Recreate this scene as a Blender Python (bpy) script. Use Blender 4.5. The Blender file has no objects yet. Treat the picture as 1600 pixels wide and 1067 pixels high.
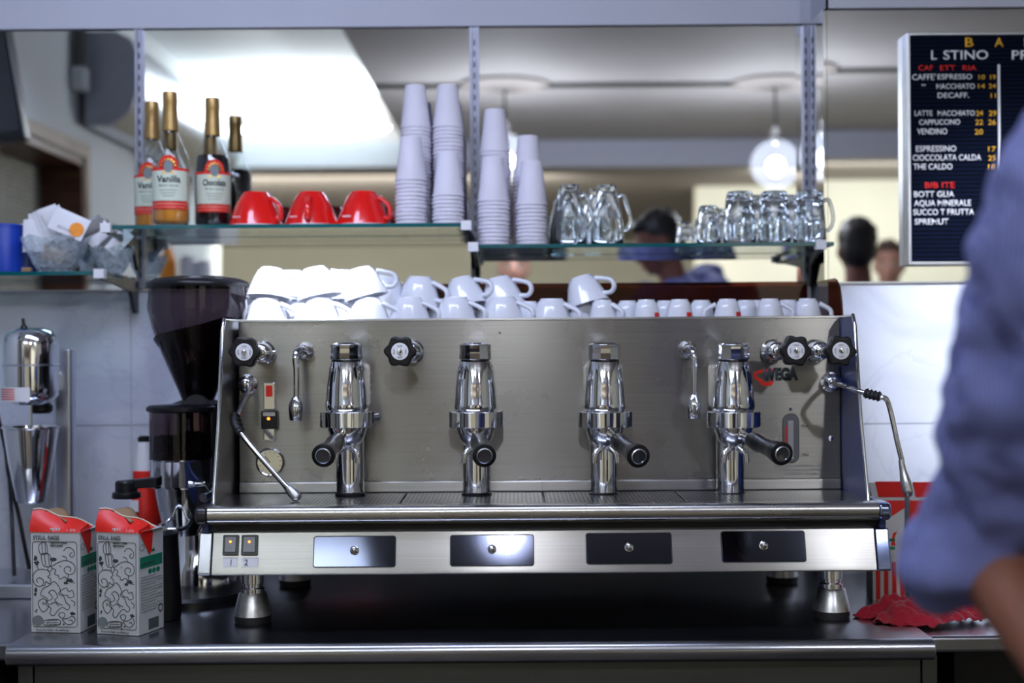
import bpy, bmesh, math, random
from mathutils import Vector, Matrix, Euler, noise
random.seed(7)
PI = math.pi
S = bpy.context.scene
C = S.collection
V = Vector

# ------------------------------------------------------------------ camera
F = 1600*50/36.0
ZC = 1.40
ROLL = math.radians(0.4)
cam_d = bpy.data.cameras.new('camera')
cam_d.lens = 50; cam_d.sensor_width = 36; cam_d.clip_start = 0.02; cam_d.clip_end = 60
cam_d.dof.use_dof = True; cam_d.dof.focus_distance = 2.47; cam_d.dof.aperture_fstop = 2.2
cam = bpy.data.objects.new('camera', cam_d); C.objects.link(cam)
cam.matrix_world = Matrix.Translation((0, 0, ZC)) @ Matrix.Rotation(PI/2, 4, 'X') @ Matrix.Rotation(-ROLL, 4, 'Z')
S.camera = cam

# ------------------------------------------------------------------ world and view
w = bpy.data.worlds.new('world'); S.world = w; w.use_nodes = True
w.node_tree.nodes['Background'].inputs[0].default_value = (0.30, 0.34, 0.5, 1)
w.node_tree.nodes['Background'].inputs[1].default_value = 0.05
S.view_settings.view_transform = 'Standard'; S.view_settings.look = 'None'
S.view_settings.exposure = 0.0; S.view_settings.gamma = 1.0; S.view_settings.use_curve_mapping = False
S.cycles.max_bounces = 14; S.cycles.glossy_bounces = 8; S.cycles.transmission_bounces = 12
S.cycles.transparent_max_bounces = 24; S.cycles.diffuse_bounces = 4
S.cycles.caustics_reflective = False; S.cycles.caustics_refractive = False
S.cycles.sample_clamp_indirect = 6.0; S.cycles.blur_glossy = 0.3

def light(name, kind, loc, target, power, col, size=0.1, size_y=None, spot=None, blend=0.1, label=None):
    d = bpy.data.lights.new(name, kind); d.energy = power; d.color = col
    if kind == 'AREA':
        d.shape = 'RECTANGLE'; d.size = size; d.size_y = size_y or size
    else: d.shadow_soft_size = size
    if spot: d.spot_size = math.radians(spot); d.spot_blend = blend
    o = bpy.data.objects.new(name, d); C.objects.link(o); o.location = loc
    o.rotation_euler = (V(target)-V(loc)).to_track_quat('-Z', 'Y').to_euler()
    return o
COOL = (0.80, 0.86, 1.0); WARM = (1.0, 0.93, 0.80)
light('bar_downlight', 'SPOT', (-.50, 2.45, 2.50), (-.42, 2.86, 1.46), 165, COOL, .03, spot=17, blend=.12)
light('wall_downlight', 'SPOT', (.90, 1.65, 2.50), (1.14, 3.10, 1.40), 240, COOL, .04, spot=32, blend=1.0)
light('bar_fill', 'AREA', (-0.35, 2.0, 2.52), (-0.30, 2.5, 1.0), 26, (.62, .70, 1.0), 1.5, .4)  # soft cool fill added over the bar, no fixture there
light('cove_uplight', 'AREA', (-1.12, -1.30, 2.57), (-1.12, -1.15, 3.2), 36, (.90, .96, 1.0), .9, .25)
light('back_room_panel', 'AREA', (-1.4, -1.78, 2.30), (-1.4, -3.3, 0.0), 230, WARM, 3.4, .2)  # unseen area light added to brighten the far cream wall
light('back_room_fill_b', 'AREA', (2.2, -1.72, 2.34), (2.2, -2.7, 1.6), 16, (1, .97, .88), 1.6, .1)  # unseen area light added to brighten the nearer cream wall at right

# ------------------------------------------------------------------ pixel helpers (photo measurements -> metres)
def P(px, py, Y):
    u, v = px-800, py-533.5
    a = u*math.cos(ROLL) - v*math.sin(ROLL); b = u*math.sin(ROLL) + v*math.cos(ROLL)
    return V((a/F*Y, Y, ZC - b/F*Y))
YM, YR = 3.25, 3.10                        # main mirror plane, right mirror plane
def MP(px, py, D, ym=YM):                  # a thing seen in the mirror, at its own place in the room
    p = P(px, py, D); p.y = 2*ym - D; return p
def K(Y): return Y/F
ZT = P(800, 970, 2.56).z                    # worktop height

# ------------------------------------------------------------------ materials
def mat(name, col, rough=.5, metal=0., var=.06, vscale=30., bump=0., bscale=60., stretch=(1, 1, 1), **kw):
    m = bpy.data.materials.new(name); m.use_nodes = True
    N, L = m.node_tree.nodes, m.node_tree.links
    b = N['Principled BSDF']
    b.inputs['Roughness'].default_value = rough; b.inputs['Metallic'].default_value = metal
    tc = N.new('ShaderNodeTexCoord'); mp = N.new('ShaderNodeMapping'); mp.inputs['Scale'].default_value = stretch
    L.new(tc.outputs['Object'], mp.inputs[0])
    nz = N.new('ShaderNodeTexNoise'); nz.inputs['Scale'].default_value = vscale; nz.inputs['Detail'].default_value = 4
    L.new(mp.outputs[0], nz.inputs['Vector'])
    r = N.new('ShaderNodeValToRGB')
    c0 = [max(0, c*(1-var)) for c in col]; c1 = [min(1, c*(1+var)) for c in col]
    r.color_ramp.elements[0].color = (*c0, 1); r.color_ramp.elements[1].color = (*c1, 1)
    r.color_ramp.elements[0].position = .3; r.color_ramp.elements[1].position = .7
    L.new(nz.outputs['Fac'], r.inputs[0]); L.new(r.outputs[0], b.inputs['Base Color'])
    if bump:
        n2 = N.new('ShaderNodeTexNoise'); n2.inputs['Scale'].default_value = bscale; n2.inputs['Detail'].default_value = 3
        L.new(mp.outputs[0], n2.inputs['Vector'])
        bp = N.new('ShaderNodeBump'); bp.inputs['Strength'].default_value = bump; bp.inputs['Distance'].default_value = .002
        L.new(n2.outputs['Fac'], bp.inputs['Height']); L.new(bp.outputs[0], b.inputs['Normal'])
    for k, v in kw.items():
        b.inputs[k.replace('_', ' ')].default_value = v if not isinstance(v, tuple) else (*v, 1)
    return m
def steel(name, col, rough, an, axis=(0, 0, 1), stretch=(3, 3, 600), var=.08):
    m = mat(name, col, rough, 1., var=var, vscale=1.0, stretch=stretch)
    N, L = m.node_tree.nodes, m.node_tree.links; b = N['Principled BSDF']
    b.inputs['Anisotropic'].default_value = an
    c = N.new('ShaderNodeCombineXYZ')
    for i in range(3): c.inputs[i].default_value = axis[i]
    L.new(c.outputs[0], b.inputs['Tangent'])
    sm = N.new('ShaderNodeTexNoise'); sm.inputs['Scale'].default_value = 7; sm.inputs['Detail'].default_value = 5
    tc = N.new('ShaderNodeTexCoord'); L.new(tc.outputs['Object'], sm.inputs['Vector'])
    mr = N.new('ShaderNodeMapRange'); mr.inputs[3].default_value = rough*.8; mr.inputs[4].default_value = rough*1.25
    L.new(sm.outputs['Fac'], mr.inputs[0]); L.new(mr.outputs[0], b.inputs['Roughness'])
    return m
def emit(name, col, s):
    m = bpy.data.materials.new(name); m.use_nodes = True
    b = m.node_tree.nodes['Principled BSDF']; b.inputs['Base Color'].default_value = (*col, 1)
    b.inputs['Emission Color'].default_value = (*col, 1); b.inputs['Emission Strength'].default_value = s
    return m
def thin_glass(name, tint, gloss=1.0, rough=0.0, ior=1.45):
    m = bpy.data.materials.new(name); m.use_nodes = True
    N, L = m.node_tree.nodes, m.node_tree.links; N.clear()
    o = N.new('ShaderNodeOutputMaterial'); mx = N.new('ShaderNodeMixShader'); t = N.new('ShaderNodeBsdfTransparent')
    g = N.new('ShaderNodeBsdfGlossy'); lw = N.new('ShaderNodeLayerWeight'); lw.inputs[0].default_value = .5; pw = N.new('ShaderNodeMath'); pw.operation = 'POWER'; pw.inputs[1].default_value = 4.0
    f = N.new('ShaderNodeMapRange'); r0 = ((ior-1)/(ior+1))**2; f.inputs[3].default_value = r0; f.inputs[4].default_value = .9
    L.new(lw.outputs['Facing'], pw.inputs[0]); L.new(pw.outputs[0], f.inputs[0])
    t.inputs[0].default_value = (*tint, 1); g.inputs['Roughness'].default_value = rough
    g.inputs[0].default_value = (gloss, gloss, gloss, 1)
    L.new(f.outputs[0], mx.inputs[0]); L.new(t.outputs[0], mx.inputs[1]); L.new(g.outputs[0], mx.inputs[2]); L.new(mx.outputs[0], o.inputs[0])
    return m
M = {}
M['steel'] = steel('brushed_stainless_steel', (.30, .29, .265), .27, .82)
M['steel_panel'] = steel('satin_stainless_steel', (.42, .41, .385), .30, .85)
M['steel_rail'] = steel('polished_rail_steel', (.56, .55, .53), .26, .4, axis=(1, 0, 0))
M['steel_top'] = steel('worn_stainless_worktop', (.40, .41, .45), .24, 0., axis=(0, 1, 0), stretch=(3, 3, 3))
M['steel_dark'] = steel('dull_stainless_steel', (.12, .125, .12), .42, 0.)
M['rail'] = mat('dull_slotted_aluminium', (.30, .31, .37), .5, .8, var=.06)
M['chrome'] = mat('chrome', (.82, .83, .86), .07, 1., var=.02)
M['alu'] = mat('aluminium', (.56, .58, .63), .32, 1., var=.04)
M['castalu'] = mat('cast_aluminium', (.62, .62, .62), .34, 1., var=.12, vscale=90, bump=.15)
M['black'] = mat('black_plastic', (.008, .008, .010), .30, var=.1, Specular_IOR_Level=.35)
M['black_matte'] = mat('black_rubber', (.018, .018, .02), .6, var=.1)
M['black_gloss'] = mat('black_glass_display', (.03, .032, .04), .04, var=.05, Specular_IOR_Level=1.0)
M['display'] = mat('mirror_tinted_display', (.055, .06, .085), .06, 1., var=.03)
M['side'] = mat('side_blue_reflection', (.025, .045, .17), .35, 0., var=.1)  # dark blue reflected tone put into the base colour
M['side_dark'] = mat('near_black_side', (.02, .018, .02), .3, 0., var=.3, vscale=5)
M['edge_cap'] = mat('polished_blue_chrome', (.25, .30, .50), .12, 1., var=.1)
M['ceramic'] = mat('white_porcelain', (.80, .82, .88), .14, var=.02, Coat_Weight=.5)
M['red_ceramic'] = mat('red_porcelain', (.80, .012, .010), .14, var=.04, Coat_Weight=.6)
M['red'] = mat('red_print', (.78, .02, .012), .4, var=.04)
M['white_print'] = mat('white_print', (.82, .83, .86), .5, var=.02)
M['paper'] = mat('white_paper_cup', (.74, .72, .80), .6, var=.02)
M['carton'] = mat('carton_board', (.66, .67, .67), .55, var=.03, vscale=8)
M['ink'] = mat('dark_grey_ink', (.045, .06, .065), .6)
M['grey_ink'] = mat('grey_ink', (.20, .23, .24), .6)
M['green_ink'] = mat('green_ink', (.01, .22, .12), .5)
M['brown'] = mat('torn_cardboard_brown', (.30, .19, .10), .8, bump=.3)
M['cream_seal'] = mat('cream_seal', (.66, .58, .46), .7)
M['wall'] = mat('painted_wall_grey', (.50, .52, .60), .7, var=.03, vscale=4, bump=.05)
M['wall_cream'] = mat('painted_wall_cream', (.70, .70, .61), .75, var=.03, vscale=3)
M['wall_left'] = mat('painted_wall_white', (.62, .66, .68), .7, var=.03, vscale=3)
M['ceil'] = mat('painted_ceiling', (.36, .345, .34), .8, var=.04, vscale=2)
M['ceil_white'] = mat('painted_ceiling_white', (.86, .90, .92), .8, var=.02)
M['beam_l'] = mat('painted_beam_toned_down', (.34, .36, .38), .75, var=.03)  # darker copy of the beam paint, offsets the bright cove light
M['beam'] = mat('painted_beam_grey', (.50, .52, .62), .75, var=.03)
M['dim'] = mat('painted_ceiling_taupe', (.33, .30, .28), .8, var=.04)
M['wood'] = mat('dark_brown_wood', (.10, .035, .015), .4, var=.35, vscale=6, stretch=(1, 8, 8))
M['wood_l'] = mat('frame_beige_wood', (.34, .27, .21), .5, var=.2, vscale=8)
M['floor'] = mat('floor_tile', (.07, .06, .055), .4, var=.2, vscale=3)
M['smoke'] = thin_glass('brown_smoked_acrylic', (.30, .13, .08), .8)
M['hopper'] = thin_glass('smoked_hopper_plastic', (.34, .27, .30), .9)
M['shelf'] = thin_glass('clear_shelf_glass', (.80, .93, .92), 1.0, ior=1.7)
M['edge'] = mat('green_glass_edge', (.0, .10, .11), .12, var=.1, Coat_Weight=.5)
M['clear'] = thin_glass('clear_bottle_glass', (.93, .95, .95), 1.0, ior=1.5)
M['beans'] = mat('coffee_beans', (.018, .009, .006), .35, var=.6, vscale=120, bump=1., bscale=130)
M['skin'] = mat('skin', (.52, .27, .20), .5, var=.08, vscale=20, Subsurface_Weight=.08)
M['skin_dark'] = mat('skin_shaded', (.22, .085, .052), .5, var=.08, vscale=20, Subsurface_Weight=.05)  # darker skin tone, lowered further for the shading on the forearm
M['lip'] = mat('lips', (.42, .14, .12), .45)
M['hair'] = mat('black_hair', (.012, .010, .010), .45, var=.4, vscale=60, bump=.6, bscale=150)
M['hair_brown'] = mat('brown_hair', (.09, .05, .035), .5, var=.3, vscale=60, bump=.6, bscale=150)
M['jeans'] = mat('dark_trousers', (.02, .022, .03), .8)
M['eye'] = mat('eye', (.05, .035, .03), .2)
M['eyew'] = mat('eye_white', (.6, .55, .52), .3)
M['cloth'] = mat('red_microfibre', (.42, .008, .028), .95, var=.2, vscale=150, bump=.6, bscale=400, Sheen_Weight=.4)
M['blue'] = mat('blue_tin', (.008, .05, .42), .35, var=.1)
M['orange'] = mat('orange_plastic', (.95, .30, .01), .4, var=.1)
M['cork'] = mat('gold_foil_cap', (.42, .27, .10), .35, .6, var=.12)
M['amber'] = mat('amber_syrup', (.80, .30, .03), .1, var=.2, Coat_Weight=1.)
M['dark_syrup'] = mat('dark_chocolate_syrup', (.012, .006, .008), .08, var=.2, Coat_Weight=1.)
M['label'] = mat('pale_green_label', (.66, .74, .60), .5, var=.02)
M['gold'] = mat('gold_print', (.75, .48, .12), .3, .7)
M['yellow'] = mat('yellow_letters', (.85, .45, .02), .5)
M['board'] = mat('black_letter_board', (.002, .003, .007), .6, var=.1, Specular_IOR_Level=.03)
M['board_line'] = mat('board_groove', (.004, .008, .024), .7, Specular_IOR_Level=.03)
M['lcd'] = mat('grey_switch_face', (.16, .16, .17), .3)
M['shirt'] = mat('blue_striped_shirt', (.22, .26, .62), .85, var=.1)
M['mirror'] = mat('mirror_silver', (.88, .90, .91), .005, 1., var=.0)
M['lamp'] = emit('lamp_white', (.90, .92, 1.0), 480)
def milky():
    m = bpy.data.materials.new('pale_globe_glass'); m.use_nodes = True
    N, L = m.node_tree.nodes, m.node_tree.links; N.clear()
    o = N.new('ShaderNodeOutputMaterial'); mx = N.new('ShaderNodeMixShader'); t = N.new('ShaderNodeBsdfTransparent'); d = N.new('ShaderNodeBsdfTranslucent')
    mx.inputs[0].default_value = .10; d.inputs[0].default_value = (.8, .85, .95, 1); t.inputs[0].default_value = (.97, .98, 1, 1)
    L.new(t.outputs[0], mx.inputs[1]); L.new(d.outputs[0], mx.inputs[2]); L.new(mx.outputs[0], o.inputs[0]); return m
M['globe'] = milky()
def cutglass():
    m = bpy.data.materials.new('cut_glass'); m.use_nodes = True
    N, L = m.node_tree.nodes, m.node_tree.links; b = N['Principled BSDF']; o = N['Material Output']
    b.inputs['Base Color'].default_value = (.75, .82, .88, 1); b.inputs['Roughness'].default_value = .08; b.inputs['Coat Weight'].default_value = 1
    t = N.new('ShaderNodeBsdfTransparent'); t.inputs[0].default_value = (.92, .95, .97, 1); mx = N.new('ShaderNodeMixShader')
    nz = N.new('ShaderNodeTexVoronoi'); nz.inputs['Scale'].default_value = 90; tc = N.new('ShaderNodeTexCoord'); L.new(tc.outputs['Object'], nz.inputs['Vector'])
    mr = N.new('ShaderNodeMapRange'); mr.inputs[3].default_value = .10; mr.inputs[4].default_value = .50; L.new(nz.outputs['Distance'], mr.inputs[0])
    bp = N.new('ShaderNodeBump'); bp.inputs['Strength'].default_value = .6; bp.inputs['Distance'].default_value = .003; L.new(nz.outputs['Distance'], bp.inputs['Height']); L.new(bp.outputs[0], b.inputs['Normal'])
    L.new(mr.outputs[0], mx.inputs[0]); L.new(t.outputs[0], mx.inputs[1]); L.new(b.outputs[0], mx.inputs[2]); L.new(mx.outputs[0], o.inputs[0]); return m
M['cutglass'] = cutglass()
M['tube'] = emit('cove_tube', (.93, .98, 1.0), 16)
M['orange_led'] = emit('orange_led', (1.0, .22, .02), 4)

# glass mug material (real refraction)
def real_glass(name, col):
    m = mat(name, col, .01, 0, var=0, Transmission_Weight=1., IOR=1.45); return m
M['glass'] = real_glass('clear_glass', (.93, .96, .97))

# shirt stripes
def stripes():
    m = M['shirt']; N, L = m.node_tree.nodes, m.node_tree.links; b = N['Principled BSDF']
    tc = N.new('ShaderNodeTexCoord'); wv = N.new('ShaderNodeTexWave'); wv.inputs['Scale'].default_value = 100
    wv.bands_direction = 'X'; wv.inputs['Distortion'].default_value = .6
    L.new(tc.outputs['Object'], wv.inputs['Vector'])
    r = N.new('ShaderNodeValToRGB')
    r.color_ramp.elements[0].color = (.105, .125, .34, 1); r.color_ramp.elements[1].color = (.215, .24, .50, 1)
    L.new(wv.outputs['Fac'], r.inputs[0]); L.new(r.outputs[0], b.inputs['Base Color'])
stripes()
# marble
def marble():
    m = mat('grey_veined_marble', (.6, .65, .78), .12, Coat_Weight=.3); N, L = m.node_tree.nodes, m.node_tree.links; b = N['Principled BSDF']
    tc = N.new('ShaderNodeTexCoord')
    n1 = N.new('ShaderNodeTexNoise'); n1.inputs['Scale'].default_value = 3.2; n1.inputs['Detail'].default_value = 9; n1.inputs['Distortion'].default_value = 1.2
    L.new(tc.outputs['Object'], n1.inputs['Vector'])
    r = N.new('ShaderNodeValToRGB'); e = r.color_ramp.elements
    e[0].position = .36; e[0].color = (.60, .63, .74, 1); e[1].position = .62; e[1].color = (.80, .83, .92, 1)
    x = e.new(.46); x.color = (.72, .75, .85, 1)
    L.new(n1.outputs['Fac'], r.inputs[0])
    n2 = N.new('ShaderNodeTexNoise'); n2.inputs['Scale'].default_value = 2.0; n2.inputs['Detail'].default_value = 12; n2.inputs['Distortion'].default_value = 2.5
    L.new(tc.outputs['Object'], n2.inputs['Vector'])
    r2 = N.new('ShaderNodeValToRGB'); e = r2.color_ramp.elements
    e[0].position = .485; e[0].color = (1, 1, 1, 1); e[1].position = .515; e[1].color = (1, 1, 1, 1)
    x = e.new(.50); x.color = (.90, .91, .94, 1)
    L.new(n2.outputs['Fac'], r2.inputs[0])
    mx = N.new('ShaderNodeMixRGB'); mx.blend_type = 'MULTIPLY'; mx.inputs[0].default_value = 1
    L.new(r.outputs[0], mx.inputs[1]); L.new(r2.outputs[0], mx.inputs[2]); L.new(mx.outputs[0], b.inputs['Base Color'])
    return m
M['marble'] = marble()
# perforated tray
def perf():
    m = steel('perforated_drip_grate', (.55, .55, .56), .25, 0.); N, L = m.node_tree.nodes, m.node_tree.links; b = N['Principled BSDF']
    tc = N.new('ShaderNodeTexCoord'); mp = N.new('ShaderNodeMapping'); mp.inputs['Rotation'].default_value = (0, 0, PI/4); mp.inputs['Scale'].default_value = (1, 1, 0)
    L.new(tc.outputs['Object'], mp.inputs[0])
    ck = N.new('ShaderNodeTexChecker'); ck.inputs['Scale'].default_value = 190
    ck.inputs[2].default_value = (.012, .012, .014, 1); ck.inputs[1].default_value = (.50, .50, .52, 1)
    L.new(mp.outputs[0], ck.inputs[0]); L.new(ck.outputs[0], b.inputs['Base Color']); L.new(ck.outputs['Fac'], b.inputs['Metallic'])
    return m
M['perf'] = perf()
# woven blind
def woven():
    m = mat('beige_woven_blind', (.4, .38, .3), .8); N, L = m.node_tree.nodes, m.node_tree.links; b = N['Principled BSDF']
    tc = N.new('ShaderNodeTexCoord'); br = N.new('ShaderNodeTexBrick'); br.inputs['Scale'].default_value = 14
    mp = N.new('ShaderNodeMapping'); mp.inputs['Rotation'].default_value = (0, PI/2, PI/2)
    L.new(tc.outputs['Object'], mp.inputs[0]); L.new(mp.outputs[0], br.inputs[0])
    br.inputs[1].default_value = (.42, .41, .33, 1); br.inputs[2].default_value = (.34, .33, .26, 1); br.inputs[3].default_value = (.20, .19, .15, 1)
    br.inputs['Mortar Size'].default_value = .035
    L.new(br.outputs[0], b.inputs['Base Color']); return m
M['woven'] = woven()

# ------------------------------------------------------------------ geometry helpers
class G:
    def __init__(s): s.b = bmesh.new()
    def box(s, x0, x1, y0, y1, z0, z1, mtx=None):
        vs = [s.b.verts.new(V((x, y, z)) if mtx is None else mtx @ V((x, y, z))) for z in (z0, z1) for y in (y0, y1) for x in (x0, x1)]
        for f in ((0, 2, 3, 1), (4, 5, 7, 6), (0, 1, 5, 4), (2, 6, 7, 3), (0, 4, 6, 2), (1, 3, 7, 5)):
            s.b.faces.new([vs[i] for i in f])
        return s
    def lathe(s, prof, c=(0, 0, 0), seg=32, axis=(0, 0, 1), caps=True, sx=1., sy=1.):
        q = V((0, 0, 1)).rotation_difference(V(axis).normalized()).to_matrix()
        rings = []
        for r, z in prof:
            rings.append([s.b.verts.new(V(c) + q @ V((r*sx*math.cos(2*PI*i/seg), r*sy*math.sin(2*PI*i/seg), z))) for i in range(seg)])
        for a, b in zip(rings, rings[1:]):
            for i in range(seg):
                j = (i+1) % seg; s.b.faces.new((a[i], a[j], b[j], b[i]))
        if caps:
            s.b.faces.new(list(reversed(rings[0]))); s.b.faces.new(rings[-1])
        return s
    def cyl(s, p0, p1, r0, r1=None, seg=24):
        p0, p1 = V(p0), V(p1); return s.lathe([(r0, 0), (r0 if r1 is None else r1, (p1-p0).length)], p0, seg, p1-p0)
    def tube(s, pts, r, seg=12, smooth=6, closed=False):
        pts = [V(p) for p in pts]
        rr = list(r) if hasattr(r, '__len__') else [r]*len(pts)
        if smooth > 1 and len(pts) > 2:
            n = len(pts); out = []; ro = []
            rng = n if closed else n-1
            for i in range(rng):
                g = (lambda k: pts[k % n]) if closed else (lambda k: pts[min(max(k, 0), n-1)])
                p0, p1, p2, p3 = g(i-1), g(i), g(i+1), g(i+2)
                for t in range(smooth):
                    u = t/smooth
                    out.append(.5*((2*p1)+(p2-p0)*u+(2*p0-5*p1+4*p2-p3)*u*u+(-p0+3*p1-3*p2+p3)*u**3))
                    ro.append(rr[i]*(1-u)+rr[(i+1) % n]*u)
            if not closed: out.append(pts[-1]); ro.append(rr[-1])
            pts, rr = out, ro
        n = len(pts); rings = []; up = None
        for i, p in enumerate(pts):
            if closed: t = pts[(i+1) % n]-pts[i-1]
            else: t = pts[min(i+1, n-1)]-pts[max(i-1, 0)]
            t.normalize()
            if up is None: up = V((0, 0, 1)) if abs(t.z) < .9 else V((1, 0, 0))
            a = t.cross(up).normalized(); up = a.cross(t).normalized()
            rings.append([s.b.verts.new(p + (a*math.cos(2*PI*k/seg)+up*math.sin(2*PI*k/seg))*rr[i]) for k in range(seg)])
        pr = list(zip(rings, rings[1:])) + ([(rings[-1], rings[0])] if closed else [])
        for a, b in pr:
            for k in range(seg):
                j = (k+1) % seg; s.b.faces.new((a[k], a[j], b[j], b[k]))
        if not closed:
            s.b.faces.new(list(reversed(rings[0]))); s.b.faces.new(rings[-1])
        return s
    def prism(s, poly, o, ux, uy, un, depth):      # outline poly in (ux,uy) at o, extruded along un
        o, ux, uy, un = V(o), V(ux), V(uy), V(un)
        a = [s.b.verts.new(o+ux*x+uy*y) for x, y in poly]; b = [s.b.verts.new(o+ux*x+uy*y+un*depth) for x, y in poly]
        n = len(poly); s.b.faces.new(a); s.b.faces.new(list(reversed(b)))
        for i in range(n):
            j = (i+1) % n; s.b.faces.new((a[j], a[i], b[i], b[j]))
        return s
    def ell(s, c, r, rot=None, seg=24, rings=14):
        m = Matrix.Translation(c) @ (rot.to_4x4() if rot else Matrix.Identity(4)) @ Matrix.Diagonal((*r, 1))
        bmesh.ops.create_uvsphere(s.b, u_segments=seg, v_segments=rings, radius=1, matrix=m); return s
    def caps(s, p0, p1, r0, r1):                   # tapered capsule
        s.cyl(p0, p1, r0, r1, 20); s.ell(p0, (r0,)*3, seg=20); s.ell(p1, (r1,)*3, seg=20); return s
    def grid(s, nx, ny, fn):
        vs = [[s.b.verts.new(fn(i/nx, j/ny)) for i in range(nx+1)] for j in range(ny+1)]
        for j in range(ny):
            for i in range(nx): s.b.faces.new((vs[j][i], vs[j][i+1], vs[j+1][i+1], vs[j+1][i]))
        return s
def mw(o):
    m = o.matrix_basis.copy()
    while o.parent: o = o.parent; m = o.matrix_basis @ m
    return m
def obj(name, g, m, parent=None, bevel=0., smooth=35, local=False, segs=2, recalc=True, **props):
    if recalc: bmesh.ops.recalc_face_normals(g.b, faces=g.b.faces[:])
    me = bpy.data.meshes.new(name)
    if parent is not None and not local: g.b.transform(mw(parent).inverted())
    g.b.to_mesh(me); g.b.free()
    if smooth:
        me.shade_smooth(); me.set_sharp_from_angle(angle=math.radians(smooth))
    me.materials.append(m if not isinstance(m, str) else M[m])
    o = bpy.data.objects.new(name, me); C.objects.link(o)
    if parent is not None: o.parent = parent
    if bevel:
        bv = o.modifiers.new('bevel', 'BEVEL'); bv.width = bevel; bv.segments = segs; bv.limit_method = 'ANGLE'; bv.angle_limit = math.radians(40)
        bv.harden_normals = True
    for k, v in props.items(): o[k] = v
    return o
def thing(name, label, cat, loc=(0, 0, 0), rz=0, group=None):
    o = bpy.data.objects.new(name, None); C.objects.link(o); o.location = loc; o.rotation_euler = (0, 0, rz)
    o.empty_display_size = .05; o['label'] = label; o['category'] = cat
    if group: o['group'] = group
    return o
def one(name, g, m, label, cat, group=None, base=None, **kw):   # a thing that is a single mesh, origin at its base
    if base is not None: g.b.transform(Matrix.Translation(-V(base)))
    o = obj(name, g, m, None, **kw)
    if base is not None: o.location = base
    o['label'] = label; o['category'] = cat
    if group: o['group'] = group
    return o
def struct(name, g, m, parent=None, **kw):
    o = obj(name, g, m, parent, **kw)
    if parent is None: o['kind'] = 'structure'
    return o
def dup(root, mtx, label=None, group=None):
    def cp(o, par):
        c = o.copy(); C.objects.link(c); c.parent = par
        for ch in kids.get(o.name, []): cp(ch, c)
        return c
    kids = {}
    for o in list(C.objects):
        if o.parent: kids.setdefault(o.parent.name, []).append(o)
    r = cp(root, None); r.matrix_basis = mtx
    if label: r['label'] = label
    if group: r['group'] = group
    return r
def TR(loc, rz=0, rx=0, ry=0, s=1.):
    return Matrix.Translation(loc) @ Euler((rx, ry, rz)).to_matrix().to_4x4() @ Matrix.Diagonal((s, s, s, 1))
def text(name, st, m, parent, o, ux, uy, h=None, w=None, bold=0., depth=.0004, align='LEFT'):
    """letters on a surface: baseline origin o, writing along ux, up uy; h cap height, w fitted width"""
    cu = bpy.data.curves.new('t', 'FONT'); cu.body = st; cu.size = 1.; cu.extrude = .0; cu.offset = bold; cu.align_x = 'LEFT'; cu.resolution_u = 3
    t = bpy.data.objects.new('t', cu); me = bpy.data.meshes.new_from_object(t)
    bpy.data.objects.remove(t); bpy.data.curves.remove(cu)
    g = G(); g.b.from_mesh(me); bpy.data.meshes.remove(me)
    xs = [v.co.x for v in g.b.verts]; x0, x1 = min(xs), max(xs)
    sy = (h or .01)/.69; sx = (w/(x1-x0)) if w else sy
    ux, uy = V(ux).normalized(), V(uy).normalized(); un = ux.cross(uy)
    off = 0 if align == 'LEFT' else -(x1-x0)*sx/2
    for v in g.b.verts: v.co = V(o)+ux*((v.co.x-x0)*sx+off)+uy*(v.co.y*sy)+un*depth
    r = bmesh.ops.extrude_face_region(g.b, geom=g.b.faces[:])
    for e in r['geom']:
        if isinstance(e, bmesh.types.BMVert): e.co = e.co+un*depth
    return obj(name, g, m, parent, smooth=0)
def rrect(x0, x1, y0, y1, r, n=5):
    out = []
    for cx, cy, a in ((x1-r, y1-r, 0), (x0+r, y1-r, 90), (x0+r, y0+r, 180), (x1-r, y0+r, 270)):
        for i in range(n+1):
            t = math.radians(a+90*i/n); out.append((cx+r*math.cos(t), cy+r*math.sin(t)))
    return out
# ================================================================== room
XL, XR, YB = -1.66, 3.2, -7.9
ZCL, ZS, ZB = 2.81, 2.54, 2.39             # recess ceiling, soffit, beam underside
XC = .686                                   # the wall steps forward here
zm = P(1380, 443, YR).z                     # top of marble = bottom of mirror
ztop = P(640, 43, YM).z
ztop_r = P(1400, 14, YR).z
# floor, ceilings
struct('floor', G().box(-4.6, XR, YB, 3.4, -.05, 0), 'floor', smooth=0)
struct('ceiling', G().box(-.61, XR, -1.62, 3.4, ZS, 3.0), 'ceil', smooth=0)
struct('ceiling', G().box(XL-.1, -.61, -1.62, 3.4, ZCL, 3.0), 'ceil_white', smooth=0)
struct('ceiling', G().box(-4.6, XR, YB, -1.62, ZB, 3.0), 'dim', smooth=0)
struct('trim_1', G().box(XL-.1, -.611, -1.62, -1.50, ZB, ZS-.01), 'beam_l', smooth=0)
struct('trim_2', G().box(-.611, XR, -1.62, -1.56, ZB, ZS-.001), 'beam', smooth=0)
# back wall and pillar
struct('wall_back', G().box(XL-.1, XC, 3.262, 3.4, 0, 3.0).box(XL-.1, XC, 3.238, 3.262, ztop, 3.0), 'wall', smooth=0)
struct('wall_right_back', G().box(XC+.006, XR, 3.112, 3.4, 0, 2.6).box(XC, XR, 3.088, 3.112, ztop_r, 2.6).box(XC-.001, XC+.006, 3.088, 3.24, ztop_r, 2.6), 'wall', smooth=0)
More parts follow.
